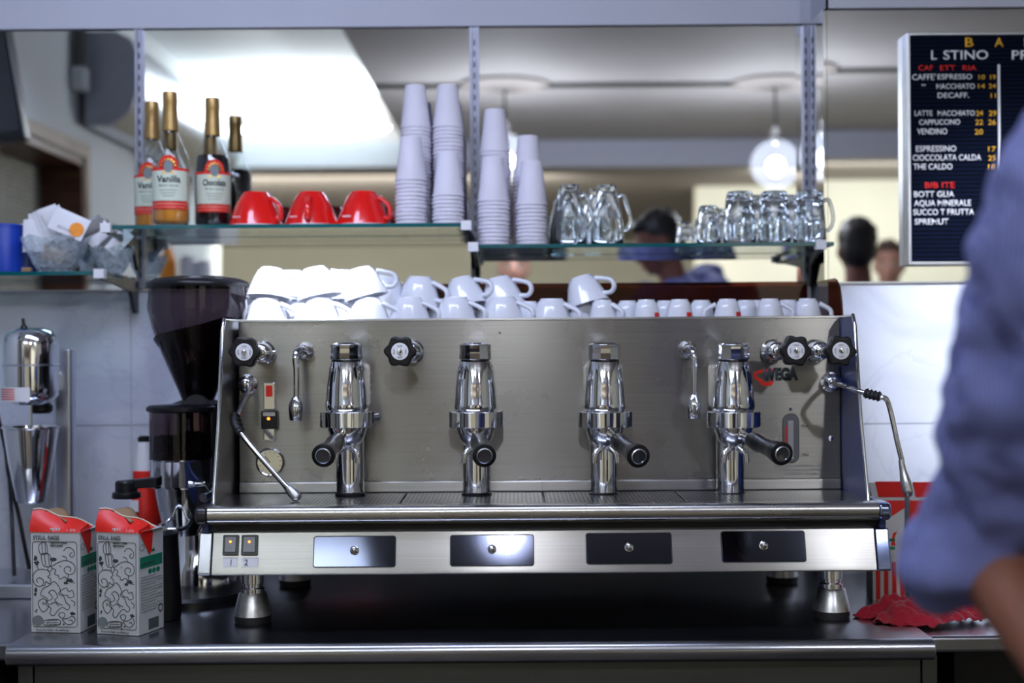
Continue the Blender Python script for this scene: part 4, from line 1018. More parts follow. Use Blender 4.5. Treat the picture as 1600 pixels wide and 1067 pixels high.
# fixed tamper on the left of the doser
tz = P(197, 778, 2.72).z; tX = P(197, 700, 2.72).x
tp = obj('tamper', G().lathe([(.026, 0), (.0275, .003), (.026, .011), (.021, .013), (.021, .030), (.018, .0335), (.0005, .034)], (tX, 2.72, tz), 40, caps=False), 'black', t, smooth=40, label='round black fixed tamper')
obj('tamper_arm', G().prism([(-.004, .018), (.060, .020), (.060, .040), (-.004, .034)], (tX, 2.71, tz), (1, 0, 0), (0, 0, 1), (0, 1, 0), .022), 'black', tp, bevel=.003)
# black jug / knock container behind the milk cartons
jx = P(262, 900, 2.60).x; jt = P(262, 832, 2.60).z
one('grounds_container', G().lathe([(.032, 0), (.035, .002), (.0365, .03), (.031, jt-ZT-.006), (.033, jt-ZT-.002), (.031, jt-ZT), (.028, jt-ZT-.004), (.028, .01), (.0005, .008)], (jx-.012, 2.60, ZT+.0003), 40, caps=False), 'black', 'dark tall container between the right milk carton and the machine', 'container', base=(jx-.012, 2.60, ZT+.0003), smooth=50)
# red and white spray container behind
rb = P(221, 800, 2.95)
t = thing('squeeze_bottle', 'red and white bottle standing behind the grinder tamper', 'bottle', (rb.x, 2.98, ZT-.012))
zz = P(220, 842, 2.98).z
obj('red_body', G().lathe([(.034, 0), (.036, .004), (.036, zz-ZT+.03), (.030, zz-ZT+.075), (.023, P(220, 742, 2.98).z-ZT+.012)], (rb.x, 2.98, ZT-.0115), 32, sx=1.0), 'red', t, smooth=60)
z_a, z_b = P(220, 742, 2.98).z, P(220, 684, 2.98).z
obj('white_neck', G().lathe([(.023, z_a), (.021, z_a+.02), (.016, z_b-.012), (.015, z_b-.008)], (rb.x, 2.98, 0), 28), 'white_print', t, smooth=60)
obj('cap', G().lathe([(.014, z_b-.008), (.0145, z_b), (.010, z_b+.004)], (rb.x, 2.98, 0), 24), 'black', t)
lz = P(212, 790, 2.95).z
obj('label', G().box(rb.x-.022, rb.x-.004, 2.98-.038, 2.98-.036, lz-.012, lz+.012), 'white_print', t)
obj('red_ring', G().lathe([(.0245, z_a-.01), (.0245, z_a+.008), (.0225, z_a+.010)], (rb.x, 2.98, 0), 28, caps=False), 'red', t)
# ================================================================== drinks mixer
mX = P(48, 600, 2.98).x; mY = 2.98
def mz(py): return P(48, py, mY).z
t = thing('drinks_mixer', 'polished chrome drinks mixer with steel beaker at far left', 'drinks mixer', (mX, mY+.05, zl))
a, b = mz(632), mz(512); Rm = K(mY)*42.5
obj('motor_head', G().lathe([(Rm*.55, a), (Rm*.86, a+.008), (Rm*.98, a+.020), (Rm, a+.034), (Rm, b-.035), (Rm*.95, b-.020), (Rm*.80, b-.008), (Rm*.5, b-.001), (.0005, b)], (mX, mY, 0), 48, caps=False), 'chrome', t, smooth=60)
s_ = mz(570)
obj('head_band', G().lathe([(Rm, s_-.002), (Rm+.0012, s_-.001), (Rm+.0012, s_+.001), (Rm, s_+.002)], (mX, mY, 0), 48, caps=False), 'alu', t)
sw = P(37, 507, mY-.02)
obj('toggle_switch', G().lathe([(.008, -.012), (.007, -.004), (.0035, 0), (.0028, .013)], sw, 16, (-.1, 0, 1)), 'black', t)
g = G(); lz0, lz1 = mz(626), mz(604)
g.grid(16, 1, lambda u, v: V((mX+(Rm+.0008)*math.sin(-1.45+1.75*u), mY-(Rm+.0008)*math.cos(-1.45+1.75*u), lz0+(lz1-lz0)*v)))
sl = obj('warning_label', g, 'white_print', t, smooth=60, label='white sticker with red lines')
g = G()
for k in range(5):
    zk = lz0+.004+k*.005
    g.grid(12, 1, lambda u, v: V((mX+(Rm+.0014)*math.sin(-1.4+1.15*u), mY-(Rm+.0014)*math.cos(-1.4+1.15*u), zk+.0022*v)))
obj('label_lines', g, 'red', sl, smooth=60)
obj('spindle', G().cyl((mX, mY, mz(690)), (mX, mY, a+.002), .0035), 'chrome', t)
obj('spindle_collar', G().lathe([(.018, a-.020), (.024, a-.014), (.024, a-.003), (.018, a+.004)], (mX+.012, mY+.03, 0), 24), 'black', t)
px_ = P(102, 700, 3.08).x
obj('column', G().prism(rrect(-.020, .020, -.02, .02, .008), (px_, 3.08, zl+.02), (1, 0, 0), (0, 1, 0), (0, 0, 1), mz(560)-zl), 'alu', t, bevel=.004)
obj('head_arm', G().box(mX, px_, mY+.02, 3.09, a+.02, a+.07), 'alu', t, bevel=.01)
obj('mixer_base', G().prism(rrect(-.11, .11, -.10, .12, .03), (mX-.01, mY, zl), (1, 0, 0), (0, 1, 0), (0, 0, 1), .03), 'alu', t, bevel=.006)
c0, c1 = mz(785), mz(668)
R1_, R0_ = K(mY)*43, K(mY)*23
t2 = thing('mixing_beaker', 'tall stainless beaker hanging under the mixer head', 'beaker', (mX, mY, c0))
obj('beaker_body', G().lathe([(.0005, c0), (R0_*.85, c0), (R0_, c0+.006), (R1_*.80, c0+.085), (R1_*.93, c1-.02), (R1_*.97, c1-.002), (R1_*1.03, c1), (R1_*1.03, c1+.003), (R1_*.96, c1+.002), (R1_*.90, c1-.02), (R0_*.9, c0+.01), (.0005, c0+.004)], (mX, mY, 0), 48, caps=False), 'chrome', t2, smooth=50)
obj('red_stripe', G().tube([P(80, 700, mY-.035), P(76, 735, mY-.03), P(70, 765, mY-.02)], [.002, .004, .002]), 'red', t2) if False else None
pc0 = P(4, 690, 3.05)
one('power_cable', G().tube([P(-6, 640, 3.12), P(8, 700, 3.1), P(14, 745, 3.08), P(28, 800, 3.06), P(38, 850, 3.05), (P(46, 880, 3.05).x, 3.05, zl+.034)], .0045).tube([P(14, 745, 3.08), P(18, 800, 3.0), (P(22, 850, 2.95).x, 2.95, zl+.036)], .004), 'black', 'black power cable hanging at far left behind the beaker', 'cable', smooth=60)
# ================================================================== milk cartons
def curvy(pts): return pts
def milk(px, py, Y, rz, wd, dp, h, lab, dirty=False):
    """front bottom right corner at px,py"""
    c = P(px, py, Y); c.z = ZT+.0004
    t = thing('milk_carton', lab, 'milk carton', c, rz, 'opened milk cartons at the counter edge')
    bx = [(-wd, 0), (0, 0), (0, dp), (-wd, dp)]
    obj('carton_body', G().box(-wd, 0, 0, dp, 0, h), 'carton', t, local=True, bevel=.0012, smooth=0)
    # crumpled folded-over top: red front flap rising to a skewed ridge
    g = G(); n = 14
    def ridge(u):  # (x, y, z) of the top fold along the carton
        return V((-wd-.001+(wd+.004)*u, .012+.035*u+.004*math.sin(u*9), h+.037-.031*u**1.3+.002*math.sin(u*11)))
    def fr(u, v):
        a = V((-wd-.0012+(wd+.0024)*u, -.0012, h-.0005)); r = ridge(u); p = a.lerp(r, v)
        p.y -= .006*math.sin(PI*v)*(.6+.4*math.sin(u*7)); return p
    g.grid(n, 6, fr)
    flap = obj('red_top_fold', g, 'red', t, local=True, smooth=50, label='red folded spout panel')
    g = G()
    def bk(u, v):
        a = V((-wd+(wd)*u, dp, h)); r = ridge(u); p = r.lerp(a, v); p.z += .010*math.sin(PI*v)*(1-u)
        return p
    g.grid(n, 6, bk); obj('white_top_fold', g, 'carton', t, local=True, smooth=50)
    g = G()
    g.grid(8, 4, lambda u, v: V((0.0008+.0002, 0, h)).lerp(V((0, dp, h)), u).lerp(ridge(1), v) + V((.004*math.sin(PI*v), 0, 0)))
    obj('side_gusset', g, 'carton', t, local=True, smooth=50)
    # red ear hanging on the right side
    g = G().prism([(0, h+.004), (.034, h+.012), (.046, h-.004), (.042, h-.034), (.036, h-.042)], (.0006, -.001, 0), (0, 1, 0), (0, 0, 1), (1, 0, 0), .0012)
    obj('red_ear', g, 'red', t, local=True, bevel=.0005)
    g = G().tube([ridge(u/10)+V((0, .0, .001)) for u in range(0, 11)], .0016, seg=8, smooth=2)
    obj('torn_seal', g, 'cream_seal', t, local=True)
    g = G().grid(8, 3, lambda u, v: V((-wd+.018+.040*u, .020+.030*v+.006*math.sin(u*4), h+.036-.020*u+.008*math.sin(PI*u)*v)))
    sm = obj('opening', g, 'brown', t, local=True, smooth=40, label='brown torn cardboard opening')
    so = sm.modifiers.new('solid', 'SOLIDIFY'); so.thickness = .0012
    tf = mw(t)
    rot = tf.to_3x3(); ux, uz = rot @ V((1, 0, 0)), V((0, 0, 1)); uy = rot @ V((0, 1, 0))
    def L(x, z, d=.0004): return tf @ V((-wd+x, -d, z))       # front face, x from left
    def Sd(y, z, d=.0004): return tf @ V((d, y, z))           # right face
    s = wd/.078                                            # art is drawn for a 78 x 170 mm face
    def line(nm, strokes, r=.0007, m='ink'):
        g = G()
        for st, cl in strokes:
            g.tube([(-wd+x*s, -.0003, z*h/.165) for x, z in st], r, seg=6, smooth=4, closed=cl)
        for v in g.b.verts: v.co.y = -.0003+(v.co.y+.0003)*.35
        return obj(nm, g, m, t, local=True, smooth=60)
    mm = .001
    def q(l): return [(x*mm, z*mm) for x, z in l]
    bd = [(x, z) for x, z in rrect(.0030, .0735, .010, .149, .004, 3)]
    g = G(); g.tube([(-wd+x*s, -.0003, z*h/.165) for x, z in bd], .0005, seg=6, smooth=1, closed=True)
    obj('art_border', g, 'ink', t, local=True)
    line('cartoon_drawing', [
        (q([(13, 141), (17, 147), (23, 148), (26, 143), (27, 131), (22, 128), (15, 130)]), True), (q([(18, 147), (19, 130)]), False), (q([(23, 147), (24, 129)]), False),
        (q([(17, 128), (26, 130), (31, 126), (33, 112), (27, 108), (20, 111)]), True), (q([(22, 128), (24, 110)]), False), (q([(28, 128), (30, 110)]), False),
        (q([(28, 108), (33, 108), (33, 102), (28, 101)]), True),
        # upper ram
        (q([(33, 108), (40, 113), (50, 118), (60, 118), (69, 112), (70, 102), (64, 96), (56, 98), (53, 104), (58, 109), (64, 106), (62, 101)]), False),
        (q([(33, 106), (40, 103), (38, 96), (44, 94), (46, 88), (54, 92), (58, 88), (60, 96)]), False), (q([(46, 110), (48, 108)]), False),
        # lower ram
        (q([(28, 102), (20, 104), (10, 102), (4, 94), (5, 82), (12, 76), (19, 78), (20, 86), (14, 90), (9, 86), (12, 82)]), False),
        (q([(28, 102), (31, 96), (27, 92), (32, 88), (30, 80), (24, 84), (22, 77), (18, 78)]), False),
        # splayed figure
        (q([(22, 74), (30, 78), (36, 84), (42, 80), (47, 70), (44, 64), (52, 60), (56, 50), (62, 44), (58, 38), (50, 42), (42, 36), (36, 28), (30, 32), (32, 40), (24, 46), (26, 56), (16, 62), (18, 70)]), True),
        (q([(28, 66), (34, 70), (40, 66), (42, 58), (38, 54), (44, 48), (50, 46)]), False), (q([(26, 52), (34, 56), (32, 62), (28, 66)]), False), (q([(30, 46), (38, 50), (44, 44)]), False),
        (q([(47, 68), (56, 74), (60, 68), (66, 70), (68, 60), (60, 58), (58, 62), (52, 62)]), True),
        (q([(26, 50), (20, 56), (12, 50), (14, 40), (20, 34), (28, 42)]), True), (q([(18, 50), (22, 48), (18, 46)]), False),
        # small things along the right and bottom edges
        (q([(52, 134), (58, 140), (66, 138), (70, 130), (66, 124), (62, 128), (66, 132)]), False), (q([(50, 126), (56, 124), (58, 118)]), False),
        (q([(44, 30), (50, 34), (54, 30), (50, 24)]), True), (q([(50, 22), (58, 24), (66, 28), (70, 22), (66, 16), (58, 14)]), True), (q([(60, 20), (64, 22), (66, 18)]), False),
        (q([(22, 20), (44, 22), (45, 14), (23, 12)]), True), (q([(6, 34), (10, 38), (8, 32)]), False), (q([(64, 84), (70, 82)]), False),
        (q([(5, 115), (10, 110), (12, 104)]), False), (q([(64, 54), (70, 50), (68, 44)]), False)])
    def blob(x, z, r, st, k):
        rnd = random.Random(k); n = 14
        return [((x+r*(.55+.6*rnd.random())*math.cos(2*PI*i/n)*st)*mm*s, (z+r*(.55+.6*rnd.random())*math.sin(2*PI*i/n))*mm) for i in range(n)]
    g = G()
    for k, (x, z, r, st) in enumerate(((8, 122, 5, .6), (10, 114, 4, 1.2), (62, 86, 4, 1.5), (56, 82, 3, 1.3), (8, 70, 4.5, .7), (7, 62, 4, .6), (66, 32, 3, 1.5), (52, 14, 2.4, .7), (46, 15, 2, .7))):
        g.prism([(a, b*h/.165) for a, b in blob(x, z, r, st, k)], (-wd, -.0003, 0), (1, 0, 0), (0, 0, 1), (0, -1, 0), .0002)
    obj('ink_splashes', g, 'ink', t, local=True, smooth=0)
    g = G().prism([(x*mm*s+11*mm*s, z*mm) for x, z in [(9*math.cos(2*PI*i/20), 21+9*math.sin(2*PI*i/20)) for i in range(20)]], (-wd, -.0002, 0), (1, 0, 0), (0, 0, 1), (0, -1, 0), .0002)
    obj('grey_badge', g, 'grey_ink', t, local=True, smooth=0)
    g = G().prism([(x*mm*s+36*mm*s, z*mm) for x, z in [(5.5*math.cos(2*PI*i/16), 128+3.2*math.sin(2*PI*i/16)) for i in range(16)]], (-wd, -.0002, 0), (1, 0, 0), (0, 0, 1), (0, -1, 0), .0002)
    obj('drawn_mouth', g, 'ink', t, local=True, smooth=0)
    text('carton_lettering', 'STRUL RAGS', 'grey_ink', t, L(.004*s, h*.925), ux, uz, h=.007, w=.042*s, bold=.04)
    text('carton_lettering', 'DAX ATT TYPNA', 'ink', t, L(.032*s, h*.885), ux, uz, h=.0032, w=.026*s, bold=.02)
    text('carton_lettering', 'MJÖLKEN?', 'ink', t, L(.032*s, h*.858), ux, uz, h=.0032, w=.020*s, bold=.02)
    for k in range(3): text('carton_lettering', ('Handen fylld av', 'mjölk från gården', 'till din kopp')[k], 'ink', t, L(.024*s, h*(.120-.020*k)), ux, uz, h=.0020, w=.019*s)
    text('carton_lettering', 'Prova Vår Mjölk i din kaffekopp.', 'ink', t, L(.009*s, .0035), ux, uz, h=.0034, w=.052*s)
    text('spout_lettering', 'MJÖLK', 'carton', t, L(.034*s, h+.003, .0062), ux, (uz+uy*.25), h=.0045, w=.016*s, bold=.03)
    text('spout_lettering', '1,5%', 'carton', t, L(.060*s, h+.002, .0062), ux, (uz+uy*.25), h=.0045, w=.014*s)
    # right face print
    text('carton_lettering', 'Mjölk', 'green_ink', t, Sd(dp*.36, h*.79), uy, uz, h=.006, w=dp*.28, bold=.02)
    g = G().box(0, .0005, dp*.06, dp*.94, h*.645, h*.755); obj('green_panel', g, 'green_ink', t, local=True, smooth=0)
    text('carton_lettering', '1,5% FETT', 'ink', t, Sd(dp*.12, h*.67, .0007), uy, uz, h=.005, w=dp*.5)
    g = G()
    for k in range(3): g.lathe([(.006, 0), (.006, .0004)], (.0, dp*(.45+.16*k), h*.60), 12, (1, 0, 0), sx=.8, sy=1)
    obj('green_dots', g, 'green_ink', t, local=True, smooth=0)
    for k in range(13):
        z_ = h*(.555-.028*k)
        text('carton_small_print', ('Homogeniserad pastöriserad', 'Öppnad förpackning håller', 'Näringsvärde per 100 ml', 'Energi 200 kJ protein')[k % 4], 'grey_ink', t, Sd(dp*.07, z_), uy, uz, h=.0018, w=dp*(.85 if k % 3 else .6))
    g = G(); yb = .38
    rb_ = random.Random(3)
    while yb < .76:
        w_ = rb_.choice((.008, .014, .02)); g.box(0, .0005, dp*yb, dp*(yb+w_), h*.03, h*.135); yb += w_+.012
    obj('barcode', g, 'ink', t, local=True, smooth=0)
    g = G().lathe([(.0075, 0), (.0075, .0004)], (0, dp*.86, h*.21), 20, (1, 0, 0)); obj('round_stamp', g, 'ink', t, local=True, smooth=0)
    g = G().lathe([(.0048, 0), (.0048, .0006)], (0, dp*.86, h*.21), 20, (1, 0, 0)); obj('stamp_centre', g, 'carton', t, local=True, smooth=0)
    g = G().tube([(.0004, dp*.14+.006*math.cos(2*PI*i/12)*1.2, h*.85+.0052*math.sin(2*PI*i/12)) for i in range(12)], .0004, seg=5, smooth=1, closed=True); obj('recycling_mark', g, 'ink', t, local=True)
    if dirty:
        g = G().prism([(0, 0), (.004, .002), (.006, .0005), (.005, .005), (.002, .006)], (-wd+.044*s, -.0008, .018), (1, 0, 0), (0, 0, 1), (0, -1, 0), .0006)
        g.prism([(0, 0), (.003, .001), (.004, .005), (.001, .006)], (-wd+.045*s, -.0008, .008), (1, 0, 0), (0, 0, 1), (0, -1, 0), .0006)
        obj('coffee_stain', g, 'brown', t, local=True, smooth=0)
    return t
milk(125.5, 985, 2.475, math.radians(-7), .090, .080, P(50, 833, 2.47).z-ZT, 'opened white and red milk carton with cartoon drawing, left one of the pair')
milk(217, 990, 2.445, math.radians(-17), .083, .082, P(150, 833, 2.45).z-ZT, 'opened white and red milk carton with cartoon drawing, right one, brown stain near its foot', True)
# red striped cartons right of the machine
def striped(px, Y, rz, lab):
    c = P(px, 918, Y); c.z = ZT-.0055; wd, dp = .062, .062; h = P(px, 782, Y).z-c.z
    t = thing('striped_milk_carton', lab, 'milk carton', c, rz, 'red striped cartons right of the machine')
    obj('carton_body', G().box(-wd/2, wd/2, 0, dp, 0, h), 'carton', t, local=True, bevel=.001, smooth=0)
    g = G()
    for k in range(4): x = -wd/2+.006+k*.0155; g.box(x, x+.0085, -.0006, 0, .006, h*.40)
    obj('red_stripes', g, 'red', t, local=True, smooth=0)
    g = G(); g.prism([(-wd/2, h*.72), (wd/2, h*.93), (wd/2, h), (-wd/2, h)], (0, -.0008, 0), (1, 0, 0), (0, 0, 1), (0, 1, 0), .0008); obj('red_corner', g, 'red', t, local=True, smooth=0)
    g = G(); g.prism([(0, h), (dp, h), (dp, h+.004), (dp/2, h+.032), (0, h+.006)], (-wd/2, 0, 0), (0, 1, 0), (0, 0, 1), (1, 0, 0), wd); obj('gable_top', g, 'carton', t, local=True, bevel=.001, smooth=0)
    g = G().prism([(0, h+.0065), (dp/2, h+.033), (dp/2, h+.034), (-.001, h+.0075)], (-wd/2+.012, -.001, 0), (0, 1, 0), (0, 0, 1), (1, 0, 0), wd-.012); obj('red_roof_panel', g, 'red', t, local=True, smooth=0)
    g = G().box(-.004, .012, -.0008, 0, h*.52, h*.55).box(-.004, .012, -.0008, 0, h*.60, h*.63); obj('green_print', g, 'green_ink', t, local=True, smooth=0)
    g = G().prism([(0, h*.56), (.01, h*.56), (.006, h*.62), (.012, h*.70), (.004, h*.68)], (.004, -.0008, 0), (1, 0, 0), (0, 0, 1), (0, 1, 0), .0008); obj('red_print', g, 'red', t, local=True, smooth=0)
striped(1389, 2.74, -.05, 'white milk carton with red stripes right of the machine, left one')
striped(1447, 2.82, -.08, 'white milk carton with red stripes half hidden by the sleeve')
# ================================================================== red cloth
g = G()
import itertools
cc = P(1450, 962, 2.52); zb0 = ZT-.0055
def cl(u, v):
    a = 2*PI*u; r = v
    ex = .118*(1+.16*math.sin(3*a+1)+.10*math.sin(5*a+.5)+.05*math.sin(9*a)); ey = .055*(1+.18*math.sin(2*a)+.15*math.sin(4*a+2)+.06*math.sin(11*a))
    x, y = ex*r*math.cos(a), ey*r*math.sin(a)
    n1 = noise.noise(V((x*22, y*34, .3))); n2 = noise.noise(V((x*60+3, y*80, 1.7)))
    dome = .030*(1-r**2.2)
    z = dome*(1+.7*n1)+abs(n2)*.014*(1-r*.3)+.010*abs(math.sin(x*55+n1*4))*(1-r**4)+.0055*abs(math.sin(a*8+n1*3))*r**3
    return V((cc.x+x, 2.55+y, zb0+.0012+max(0, z)))
g.grid(120, 34, cl)
bmesh.ops.remove_doubles(g.b, verts=g.b.verts[:], dist=.0002)
ck = one('cleaning_cloth', g, 'cloth', 'crumpled red microfibre cloth on the right counter', 'cloth', base=(cc.x, 2.55, zb0), smooth=80)
so = ck.modifiers.new('solid', 'SOLIDIFY'); so.thickness = .0016; so.offset = 1
lt = P(1496, 965, 2.49)
# ================================================================== menu board
BY = 3.066
c00, c11 = P(1424, 409, BY), P(1424, 56, BY)
xw = c00.x+.62
t = thing('menu_board', 'black letter menu board with aluminium frame on the right mirror', 'menu board', (c00.x+.3, YR, c00.z))
fw = .007
g = G().box(c00.x-fw, c00.x, BY-.004, YR-.002, c00.z-fw, c11.z+fw).box(xw, xw+fw, BY-.004, YR-.002, c00.z-fw, c11.z+fw).box(c00.x, xw, BY-.004, YR-.002, c11.z, c11.z+fw).box(c00.x, xw, BY-.004, YR-.002, c00.z-fw, c00.z)
obj('frame', g, 'alu', t, bevel=.0015)
panel = obj('letter_panel', G().box(c00.x, xw, BY, YR-.004, c00.z, c11.z), 'board', t, smooth=0)
g = G(); z = c00.z+.004
while z < c11.z-.004: g.box(c00.x+.001, xw-.001, BY-.0008, BY, z, z+.0042); z += .0092
obj('grooves', g, 'board_line', t, smooth=0, kind='stuff')
dv = P(1561, 250, BY)
obj('divider', G().box(dv.x-.0025, dv.x+.0025, BY-.004, BY-.0008, P(1561, 385, BY).z, P(1561, 101, BY).z), 'white_print', t, bevel=.0008)
BYt = BY-.0012
rows = [('B', 1508, 1521, 73, 14, 'yellow'), ('A', 1554, 1568, 73, 14, 'yellow'), ('R', 1600, 1613, 73, 14, 'yellow'),
 ('L', 1455, 1464, 93, 14, 'white_print'), ('STINO', 1474, 1544, 93, 14, 'white_print'), ('PREZZI', 1581, 1660, 93, 14, 'white_print'),
 ('CAF', 1435, 1458, 110, 8, 'red'), ('ETT', 1469, 1493, 110, 8, 'red'), ('RIA', 1504, 1526, 110, 8, 'red'),
 ("CAFFE'", 1425, 1462, 125, 9, 'white_print'), ('ESPRESSO', 1465, 1519, 124, 8, 'white_print'), ('10', 1529, 1539, 124, 7, 'yellow'), ('19', 1547, 1556, 124, 7, 'yellow'),
 ('"', 1440, 1446, 139, 7, 'white_print'), ('MACCHIATO', 1463, 1523, 139, 8, 'white_print'), ('14', 1528, 1539, 138, 7, 'yellow'), ('24', 1545, 1556, 138, 7, 'yellow'),
 ('DECAFF.', 1465, 1514, 153, 8, 'white_print'), ('11', 1548, 1556, 153, 7, 'yellow'),
 ('LATTE', 1429, 1457, 181, 8, 'white_print'), ('MACCHIATO', 1465, 1523, 181, 8, 'white_print'), ('24', 1525, 1536, 181, 8, 'yellow'), ('29', 1545, 1557, 181, 8, 'yellow'),
 ('CAPPUCCINO', 1436, 1500, 195, 8, 'white_print'), ('22', 1524, 1536, 195, 8, 'yellow'), ('26', 1544, 1556, 195, 8, 'yellow'),
 ('VENDINO', 1433, 1480, 210, 9, 'white_print'), ('20', 1523, 1536, 210, 8, 'yellow'),
 ('ESPRESSINO', 1431, 1494, 237, 9, 'white_print'), ('17', 1544, 1556, 237, 8, 'yellow'),
 ('CIOCCOLATA CALDA', 1426, 1533, 251, 9, 'white_print'), ('25', 1544, 1556, 251, 8, 'yellow'), ('THE CALDO', 1427, 1488, 265, 9, 'white_print'), ('18', 1544, 1556, 265, 8, 'yellow'),
 ('BIB ITE', 1445, 1492, 294, 9, 'red'), ('BOTT GLIA', 1428, 1491, 308, 9, 'white_print'), ('AQUA MINERALE', 1428, 1517, 322, 9, 'white_print'),
 ('SUCCO T FRUTTA', 1427, 1522, 336, 9, 'white_print'), ('SPREMUT', 1429, 1482, 351, 9, 'white_print')]
for st, a, b, y, h, m in rows:
    lp(st, a, b, y, h, BYt, m, panel, 'menu_lettering', bold=.012)
# dark bowl on the marble ledge behind the sleeve
dbp = P(1478, 441, 3.06)
if False: one('black_dish', G().lathe([(.03, 0), (.05, .004), (.055, .012), (.053, .013), (.045, .006), (.0005, .005)], (dbp.x, 3.045, zm+.004), 32, caps=False), 'black', 'small black dish on the marble ledge under the menu board', 'dish', base=(dbp.x, 3.045, zm+.004))
# ================================================================== people
def remesh(o, vox, sm=6, fac=.5):
    r = o.modifiers.new('remesh', 'REMESH'); r.mode = 'VOXEL'; r.voxel_size = vox; r.use_smooth_shade = True
    s = o.modifiers.new('smooth', 'SMOOTH'); s.iterations = sm; s.factor = fac
    return o
def wrinkle(o, strength, size, tex=[]):
    if not tex:
        t = bpy.data.textures.new('cloth_folds', 'CLOUDS'); t.noise_scale = size; t.noise_depth = 1; tex.append(t)
    d = o.modifiers.new('folds', 'DISPLACE'); d.texture = tex[0]; d.strength = strength; d.mid_level = .5; d.texture_coords = 'GLOBAL'
def head_mesh(g, hc, R):
    """R: head rotation, local -y is where the face looks"""
    def T(v): return V(hc)+R @ V(v)
    def e(c, r, rot=None): g.ell(T(c), r, R if rot is None else R @ rot)
    e((0, .015, .035), (.074, .092, .085)); e((0, -.012, -.02), (.062, .075, .085)); e((0, -.035, -.075), (.038, .045, .030)); e((0, -.062, -.088), (.020, .016, .016))
    e((0, -.066, .022), (.052, .018, .014)); e((0, -.092, -.012), (.0105, .014, .024), Euler((-.35, 0, 0)).to_matrix()); e((0, -.098, -.030), (.015, .013, .011))
    e((0, -.078, -.060), (.022, .012, .010)); e((-.036, -.055, -.022), (.024, .022, .022)); e((.036, -.055, -.022), (.024, .022, .022))
    for s in (-1, 1): e((s*.076, .008, -.008), (.008, .018, .030))
def person(name, lab, J, shirt, hair, skin, beard=False, sleeves='long', vox=.010, headyaw=0, headpitch=0):
    """J: joints in world metres. neck, head, shoulders, elbows, wrists, hips, knees, ankles"""
    fx = (J['ankR']+J['ankL'])/2; t = thing(name, lab, 'person', (fx.x, fx.y, 0))
    R = Euler((headpitch, 0, headyaw), 'XYZ').to_matrix()
    R = Matrix.Rotation(headyaw, 3, 'Z') @ Matrix.Rotation(headpitch, 3, 'X')
    g = G(); hc = J['head']; head_mesh(g, hc, R)
    chest, pel = J['chest'], J['pelvis']
    g.caps(hc+R @ V((0, .02, -.06)), J['neck'], .052, .056)
    acr = (J['shR']-J['shL']).normalized()
    q = V((1, 0, 0)).rotation_difference(acr).to_matrix()
    g.ell(chest, (.155, .105, .17), q); g.ell(pel, (.150, .105, .12), q); g.ell((chest+pel)/2, (.135, .098, .17), q)
    g.caps(J['shL'], J['shR'], .055, .055)
    for s in 'LR':
        g.caps(J['sh'+s], J['el'+s], .052, .040); g.caps(J['el'+s], J['wr'+s], .042, .027)
        g.caps(J['hip'+s], J['kn'+s], .080, .052); g.caps(J['kn'+s], J['ank'+s], .052, .036)
        a = J['ank'+s]; f = (q @ V((0, -1, 0))); g.ell(a+f*.06+V((0, 0, -.04)), (.042, .12, .035), q)
    body = remesh(obj('body', g, skin, t, smooth=60), vox)
    for s in 'LR': hand(t, J['wr'+s], J.get('hand'+s, J['wr'+s]-J['el'+s]), skin, 1 if s == 'R' else -1)
    # shirt
    g = G(); g.ell(chest, (.172, .122, .185), q); g.ell(pel+V((0, 0, .04)), (.165, .122, .13), q); g.ell((chest+pel)/2, (.155, .115, .18), q)
    g.caps(J['shL'], J['shR'], .075, .075); g.caps(J['neck']-V((0, 0, .075)), J['neck']-V((0, 0, .025)), .085, .064)
    for s in 'LR':
        if sleeves == 'rolled':
            e = J['el'+s]; f = (J['wr'+s]-e); f.normalize(); u = (J['sh'+s]-e).normalized()
            if s == 'R':
                g.caps(J['sh'+s], e.lerp(J['sh'+s], .45), .118, .086); g.caps(e.lerp(J['sh'+s], .45), e+u*.04, .086, .058)
                g.caps(e+u*.03, e+f*.012, .058, .060); g.ell(e+V((-.022, 0, -.024)), (.058, .056, .050))
            else: g.caps(J['sh'+s], e, .075, .056)
        else:
            g.caps(J['sh'+s], J['el'+s], .072, .056); g.caps(J['el'+s], J['wr'+s], .056, .040)
    sh = remesh(obj('shirt', g, shirt, t, smooth=60), vox*.8, 8); wrinkle(sh, .030, .055)
    # collar
    ax = (hc-J['neck']).normalized()
    obj('collar', G().lathe([(.064, -.030), (.066, -.010), (.060, .012), (.066, .010), (.078, -.022)], J['neck'], 32, ax, caps=False), shirt, sh, smooth=60)
    g = G(); g.ell(pel-V((0, 0, .03)), (.165, .118, .12), q)
    for s in 'LR': g.caps(J['hip'+s], J['kn'+s], .092, .066); g.caps(J['kn'+s], J['ank'+s], .066, .055)
    remesh(obj('trousers', g, 'jeans', t, smooth=60), vox*1.3)
    g = G()
    for s in 'LR': a = J['ank'+s]; f = (q @ V((0, -1, 0))); g.ell(a+f*.06+V((0, 0, -.045)), (.048, .135, .038), q)
    obj('shoes', g, 'black', t)
    # hair
    g = G()
    def T(v): return hc+R @ V(v)
    g.ell(T((0, .026, .052)), (.080, .092, .078), R); g.ell(T((0, .050, .010)), (.074, .064, .085), R)
    g.ell(T((0, -.030, .092)), (.056, .050, .030), R)
    for k in range(26):
        a, b = random.uniform(0, 2*PI), random.uniform(.1, 1.2); g.ell(T((.068*math.sin(b)*math.cos(a), .03+.075*math.sin(b)*math.sin(a), .055+.072*math.cos(b))), (.018, .018, .014), R, seg=10, rings=6)
    remesh(obj('hair', g, hair, t, smooth=60), .006, 3)
